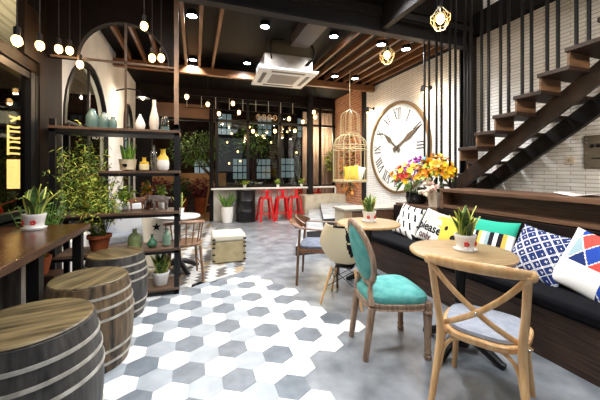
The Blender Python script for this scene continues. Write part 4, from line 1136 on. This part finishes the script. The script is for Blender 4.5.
def stringer(x, dz, th, name, m_):
    y0, y1 = 3.35, -.3
    z = lambda y: 2.46-(y-1.77)*RISE/RUN+dz
    m = MB(); m.stack([(0, 0)], []) if False else None
    a = [(x-.03, y0, z(y0)-th), (x-.03, y0, z(y0)), (x-.03, y1, z(y1)), (x-.03, y1, z(y1)-th)]
    b = [(x+.03, p[1], p[2]) for p in a]
    A = [m.v(p) for p in a]; B = [m.v(p) for p in b]
    m.f(A); m.f(B[::-1])
    for i in range(4): m.f([A[i], A[(i+1) % 4], B[(i+1) % 4], B[i]])
    m.build(name, m_, st, smooth=False)
stringer(3.48, -.18, .20, 'stringer', mat('stringer_brown', '1f150e', .5, var='33241a', ns=4))
stringer(3.95, -.22, .22, 'stringer', black)
t = thing('steel_column', 'black steel column between clock and stairs against the tile wall', 'column', (3.98, 3.52, 0))
m = MB(); m.box(-.085, .085, -.08, -.06, 0, 5.9); m.box(-.085, .085, .06, .08, 0, 5.9); m.box(-.01, .01, -.06, .06, 0, 5.9); m.build('shaft', black, t)

# ------------------------------------------------------------------ AC cassette
t = thing('ceiling_air_conditioner', 'white ceiling cassette air conditioner hanging over the room', 'air conditioner', (1.50, 5.22, 3.0), -1.5)
m = MB(); m.box(-.42, .42, -.42, .42, .035, .29); m.build('housing', galv, t, bevel=.01)
m = MB()
m.stack(circ(.50, 4, .50), [(1, 0), (1, .0)]) if False else None
m.box(-.5, .5, -.5, .5, 0, .04); m.build('panel', acwhite, t, bevel=.012)
m = MB()
for k in range(12): m.box(-.25, .25, -.25+k*.043, -.25+k*.043+.022, -.008, .002)
m.build('grille', mat('grille_grey', 'a39d94', .5), t)
for k in range(4):
    m = MB(); m.M = Matrix.Rotation(k*PI/2, 4, 'Z'); m.box(-.29, .29, .35, .42, -.004, .002); o = m.build('louvre', mat('louvre_dark', '6b6660', .5), t)
for sx_ in (-1, 1):
    for sy_ in (-1, 1): MB().tube([(sx_*.4, sy_*.4, .25), (sx_*.4, sy_*.4, .55)], .006, seg=6).build('hanger_rod', greysteel, t)
m = MB(); m.tube([(.3, -.42, .15), (.4, -.5, .25), (.38, -.5, .45), (.2, -.45, .53)], .022, seg=8, sm=4); m.build('hose', blackm, t); m = MB(); m.tube([(-.3, -.42, .2), (-.33, -.48, .3), (-.3, -.45, .5), (-.1, -.45, .52)], .012, seg=8, sm=4); m.build('hose', blackm, t)
m = MB(); m.box(1.45, 1.75, 3.6, 4.6, 3.36, 3.54); o = m.build('air_duct', mat('duct_brown', '3d3028', .5)); tag(o, 'dark square duct above the air conditioner', 'duct')
m = MB(); m.box(-.36, .36, -.0, .03, .29, .31)
m.bm.free()

# ------------------------------------------------------------------ birdcage
t = thing('hanging_birdcage', 'gold wire birdcage hanging in front of the brick wall, cushions inside', 'birdcage', (2.96, 5.4, 0))
r = .34; zb = 1.15; zt = 1.86
m = MB()
m.lathe([(.001, zb-.02), (r, zb-.02), (r+.01, zb-.01), (r+.01, zb+.005), (.001, zb+.005)], seg=36); m.build('base', gold, t)
m = MB()
for k in range(18):
    a = k*2*PI/18; c, s = math.cos(a), math.sin(a)
    m.tube([(r*c, r*s, zb), (r*c, r*s, zt), (r*.88*c, r*.88*s, zt+.12), (r*.55*c, r*.55*s, zt+.21), (0.02*c, .02*s, zt+.235)], .0055, seg=5)
for z in (zb+.02, zt-.08, zt): m.tube([(r*math.cos(k*PI/18), r*math.sin(k*PI/18), z) for k in range(36)], .008, seg=6, close=True)
m.build('bars', gold, t)
m = MB(); r2 = .19; z0 = zt+.235
for k in range(10):
    a = k*2*PI/10; c, s = math.cos(a), math.sin(a)
    m.tube([(r2*c, r2*s, z0), (r2*c, r2*s, z0+.33), (r2*.8*c, r2*.8*s, z0+.42), (0.01*c, .01*s, z0+.5)], .005, seg=5, sm=2)
m.tube([(r2*math.cos(k*PI/12), r2*math.sin(k*PI/12), z0) for k in range(24)], .007, seg=6, close=True)
m.build('top_cage', gold, t)
MB().tube([(0, 0, zt+.2), (0, 0, 3.40)], .009, seg=6).build('rope', gold, t)
pillow('cage_cushion', 'yellow cushion inside the gold birdcage', (2.95, 5.32, 1.31), .32, .30, .06, 10, 8, [ycl, ocl], lambda u, v: 1 if (u*u+v*v < .1 and abs(u) < .1) else 0, yaw=35)
pillow('cage_cushion', 'white patterned cushion inside the gold birdcage', (3.16, 5.42, 1.31), .28, .30, .05, 16, -14, [wcl, gcl], lambda u, v: 1 if ((u+v)*4 % 1 < .25) else 0, yaw=35)

# ------------------------------------------------------------------ lights
dl = thing('downlight', 'x', 'ceiling light')
can = MB().lathe([(.066, .0), (.072, .0), (.072, .06), (.066, .06)], (0, 0, -.06), 20, cap=False).build('can', black, dl)
MB().lathe([(.001, -.056), (.066, -.056)], seg=20, cap=False).build('lens', spotm, can)
lamp('light', 'SPOT', (0, 0, -.085), 115, (.95, .97, 1), .05, dl, spot=140, blend=.6)
DL = [(-.04, 4.41, 3.55, 'nearer downlight between the left ceiling slats'), (-.04, 6.15, 3.55, 'farther downlight between the left ceiling slats'), (.98, 5.98, 3.55, 'downlight left of the air conditioner'),
      (.98, 4.38, 3.55, 'bright downlight in front of and left of the air conditioner'), (2.09, 4.34, 3.55, 'downlight right of the air conditioner, left of the slats'),
      (2.78, 4.05, 3.40, 'left one of the two nearer downlights on the right slats'), (3.26, 4.06, 3.40, 'right one of the two nearer downlights on the right slats'),
      (2.78, 5.72, 3.40, 'left one of the two farther downlights on the right slats'), (3.26, 5.72, 3.40, 'right one of the two farther downlights on the right slats')]
for i, (x, y, z, lab) in enumerate(DL): glow_copy(dl, i, (x, y, z), lab, 'round white downlights'); 
for x, y in ((.3, 1.4), (1.4, 2.6), (-.4, 2.4), (1.4, .5), (2.1, 2.9)):
    o = copy_tree(dl); o.location = (x, y, 3.55); tag(o, 'round white downlight above the front of the room', 'ceiling light', 'downlights over the front of the room')

CORD = mat('cord', '1a1512', .6)
def pendant(loc, label, p=6, ztop=3.5, group='bare filament bulbs on cords', r=.032):
    t = thing('pendant_bulb', label, 'pendant light', loc, 0, group)
    bulb_mesh(r).build('bulb', bulbm, t)
    MB().lathe([(.014, .03), (.02, .035), (.02, .09), (.008, .1)], seg=12).build('socket', CORD, t)
    MB().tube([(0, 0, .09), (0, 0, ztop-loc[2])], .0045, seg=5).build('cord', CORD, t)
    lamp('light', 'POINT', (0, 0, -.05), p, (1, .66, .34), .03, t)
    return t
for i, l in enumerate([(-1.16, 2.6, 2.25), (-1.19, 3.0, 2.37), (-1.17, 3.3, 2.46), (-1.12, 3.4, 2.49), (-1.05, 3.44, 2.38)]):
    pendant(l, 'bare warm bulb on a cord, %s from the left window' % ORD[i], 5)
pendant((-.43, 3.0, 2.65), 'bare warm bulb hanging before the top of the arch', 6)
pendant((-.39, 3.2, 2.44), 'left bulb of the close pair at right of the arch', 6)
pendant((-.31, 3.2, 2.45), 'right bulb of the close pair at right of the arch', 6)
BP = [(-.16, 6.6, 2.88), (.27, 7.0, 2.84), (.54, 7.4, 2.72), (.82, 7.0, 2.90), (1.0, 7.3, 2.76), (1.43, 7.8, 2.39), (2.02, 7.8, 2.42), (2.23, 7.2, 2.66), (2.58, 7.8, 2.45), (2.67, 7.4, 2.64), (2.82, 7.0, 2.83), (2.98, 7.3, 2.77)]
for i, l in enumerate(BP): pendant(l, 'bare warm bulb before the back windows, %s from the left' % ORD[i], 9, 3.54, 'bulbs before the back windows', r=.042)
def caged(loc, label, p, ztop, s=1):
    t = thing('caged_pendant', label, 'pendant light', loc)
    bulb_mesh(.04*s).build('bulb', bulbm, t)
    MB().lathe([(.02*s, .05*s), (.025*s, .055*s), (.022*s, .12*s), (.008*s, .13*s)], seg=12).build('socket', CORD, t)
    MB().tube([(0, 0, .12*s), (0, 0, ztop-loc[2])], .005, seg=5).build('cord', CORD, t)
    m = MB()
    for k in range(8):
        a = k*PI/4; c, q = math.cos(a), math.sin(a)
        m.tube([(.025*s*c, .025*s*q, .1*s), (.09*s*c, .09*s*q, .02*s), (.085*s*c, .085*s*q, -.03*s), (.045*s*c, .045*s*q, -.1*s)], .0035*s, seg=5)
    for rr, z in ((.09, .02), (.045, -.1), (.025, .1)): m.tube([(rr*s*math.cos(k*PI/8), rr*s*math.sin(k*PI/8), z*s) for k in range(16)], .0035*s, seg=5, close=True)
    m.build('wire_cage', gold, t)
    lamp('light', 'POINT', (0, 0, -.06), p, (1, .7, .4), .04, t)
caged((2.58, 3.62, 3.0), 'wire-caged pendant lamp hanging before the right ceiling slats', 12, 3.52, 1.15)
caged((2.25, 2.3, 2.83), 'wire-caged pendant lamp nearest the stairs, high on the right', 12, 3.52, 1.0)
# hanging white rods at the facade
rd = None
for i in range(9):
    x = -.2+i*.36
    if rd is None: rd = o = MB().tube([(0, 0, 0), (0, 0, .32)], .008, seg=6).build('hanging_rod', mat('rod_pale', 'b5b0a8', .4))
    else: o = rd.copy(); C.objects.link(o)
    o.location = (x, 8.3, 3.0); tag(o, 'thin pale rod hanging from the top of the back facade, %s from the left' % ORD[i], 'rod', 'thin rods on the back facade')
m = MB(); m.tube([(-.25, 8.3, 3.32), (2.8, 8.3, 3.32)], .01, seg=6); m.tube([(-.25, 8.3, 3.0), (2.8, 8.3, 3.0)], .01, seg=6); o = m.build('rod_rail', greysteel); tag(o, 'thin steel rails holding the pale rods on the back facade', 'rail')
# illegible glittering marquee letters
t = thing('marquee_letters', 'small curly gold letters glinting on the back facade rail', 'sign', (0, 8.34, 0))
for i, x in enumerate((1.68, 1.84, 2.0, 2.16)):
    m = MB()
    for k in range(9):
        a = k*PI*2/9; m.ball((x+.055*math.cos(a), 0, 2.87+.07*math.sin(a)), .018, 7, 5)
    for k in range(2): m.ball((x+R.uniform(-.03, .03), 0, 2.87+R.uniform(-.03, .03)), .018, 7, 5)
    m.build('letter', mat('letter_gold', 'd8b98a', .3, .4), t)

# added fill without fixtures: front, stairwell, right tile wall and behind the camera
lamp('front_fill', 'AREA', (.8, .3, 3.45), 55, (.93, .96, 1), 2.6, rot=(0, 0, 0), sy=2.4)
lamp('stairwell_fill', 'AREA', (2.9, 1.5, 5.7), 150, (1, .93, .84), 1.6, rot=(0, math.radians(15), 0), sy=3)
lamp('side_wall_fill', 'SPOT', (2.2, -.8, 3.0), 260, (1, .84, .64), .12, rot=(math.radians(62), 0, math.radians(-36)), spot=62, blend=.8)  # added warm spot to brighten the tile wall under the stairs
lamp('rear_fill', 'AREA', (.9, -1.4, 2.3), 12, (.95, .97, 1), 3.6, rot=(math.radians(80), 0, 0), sy=2)

# ------------------------------------------------------------------ camera, world
w = bpy.data.worlds.new('world'); SC.world = w; w.use_nodes = True
w.node_tree.nodes['Background'].inputs[0].default_value = (.10, .11, .14, 1); w.node_tree.nodes['Background'].inputs[1].default_value = .5
cd = bpy.data.cameras.new('camera'); cam = bpy.data.objects.new('camera', cd); C.objects.link(cam)
cam.location = (0, 0, 1.35); cam.rotation_euler = (PI/2, 0, -math.atan(105/300)); cd.lens = 18; cd.sensor_width = 36; cd.shift_y = -29/600; cd.clip_start = .05
SC.camera = cam
SC.view_settings.view_transform = 'Standard'; SC.view_settings.look = 'None'; SC.view_settings.gamma = 1
SC.view_settings.exposure = 0.0; SC.view_settings.use_curve_mapping = False
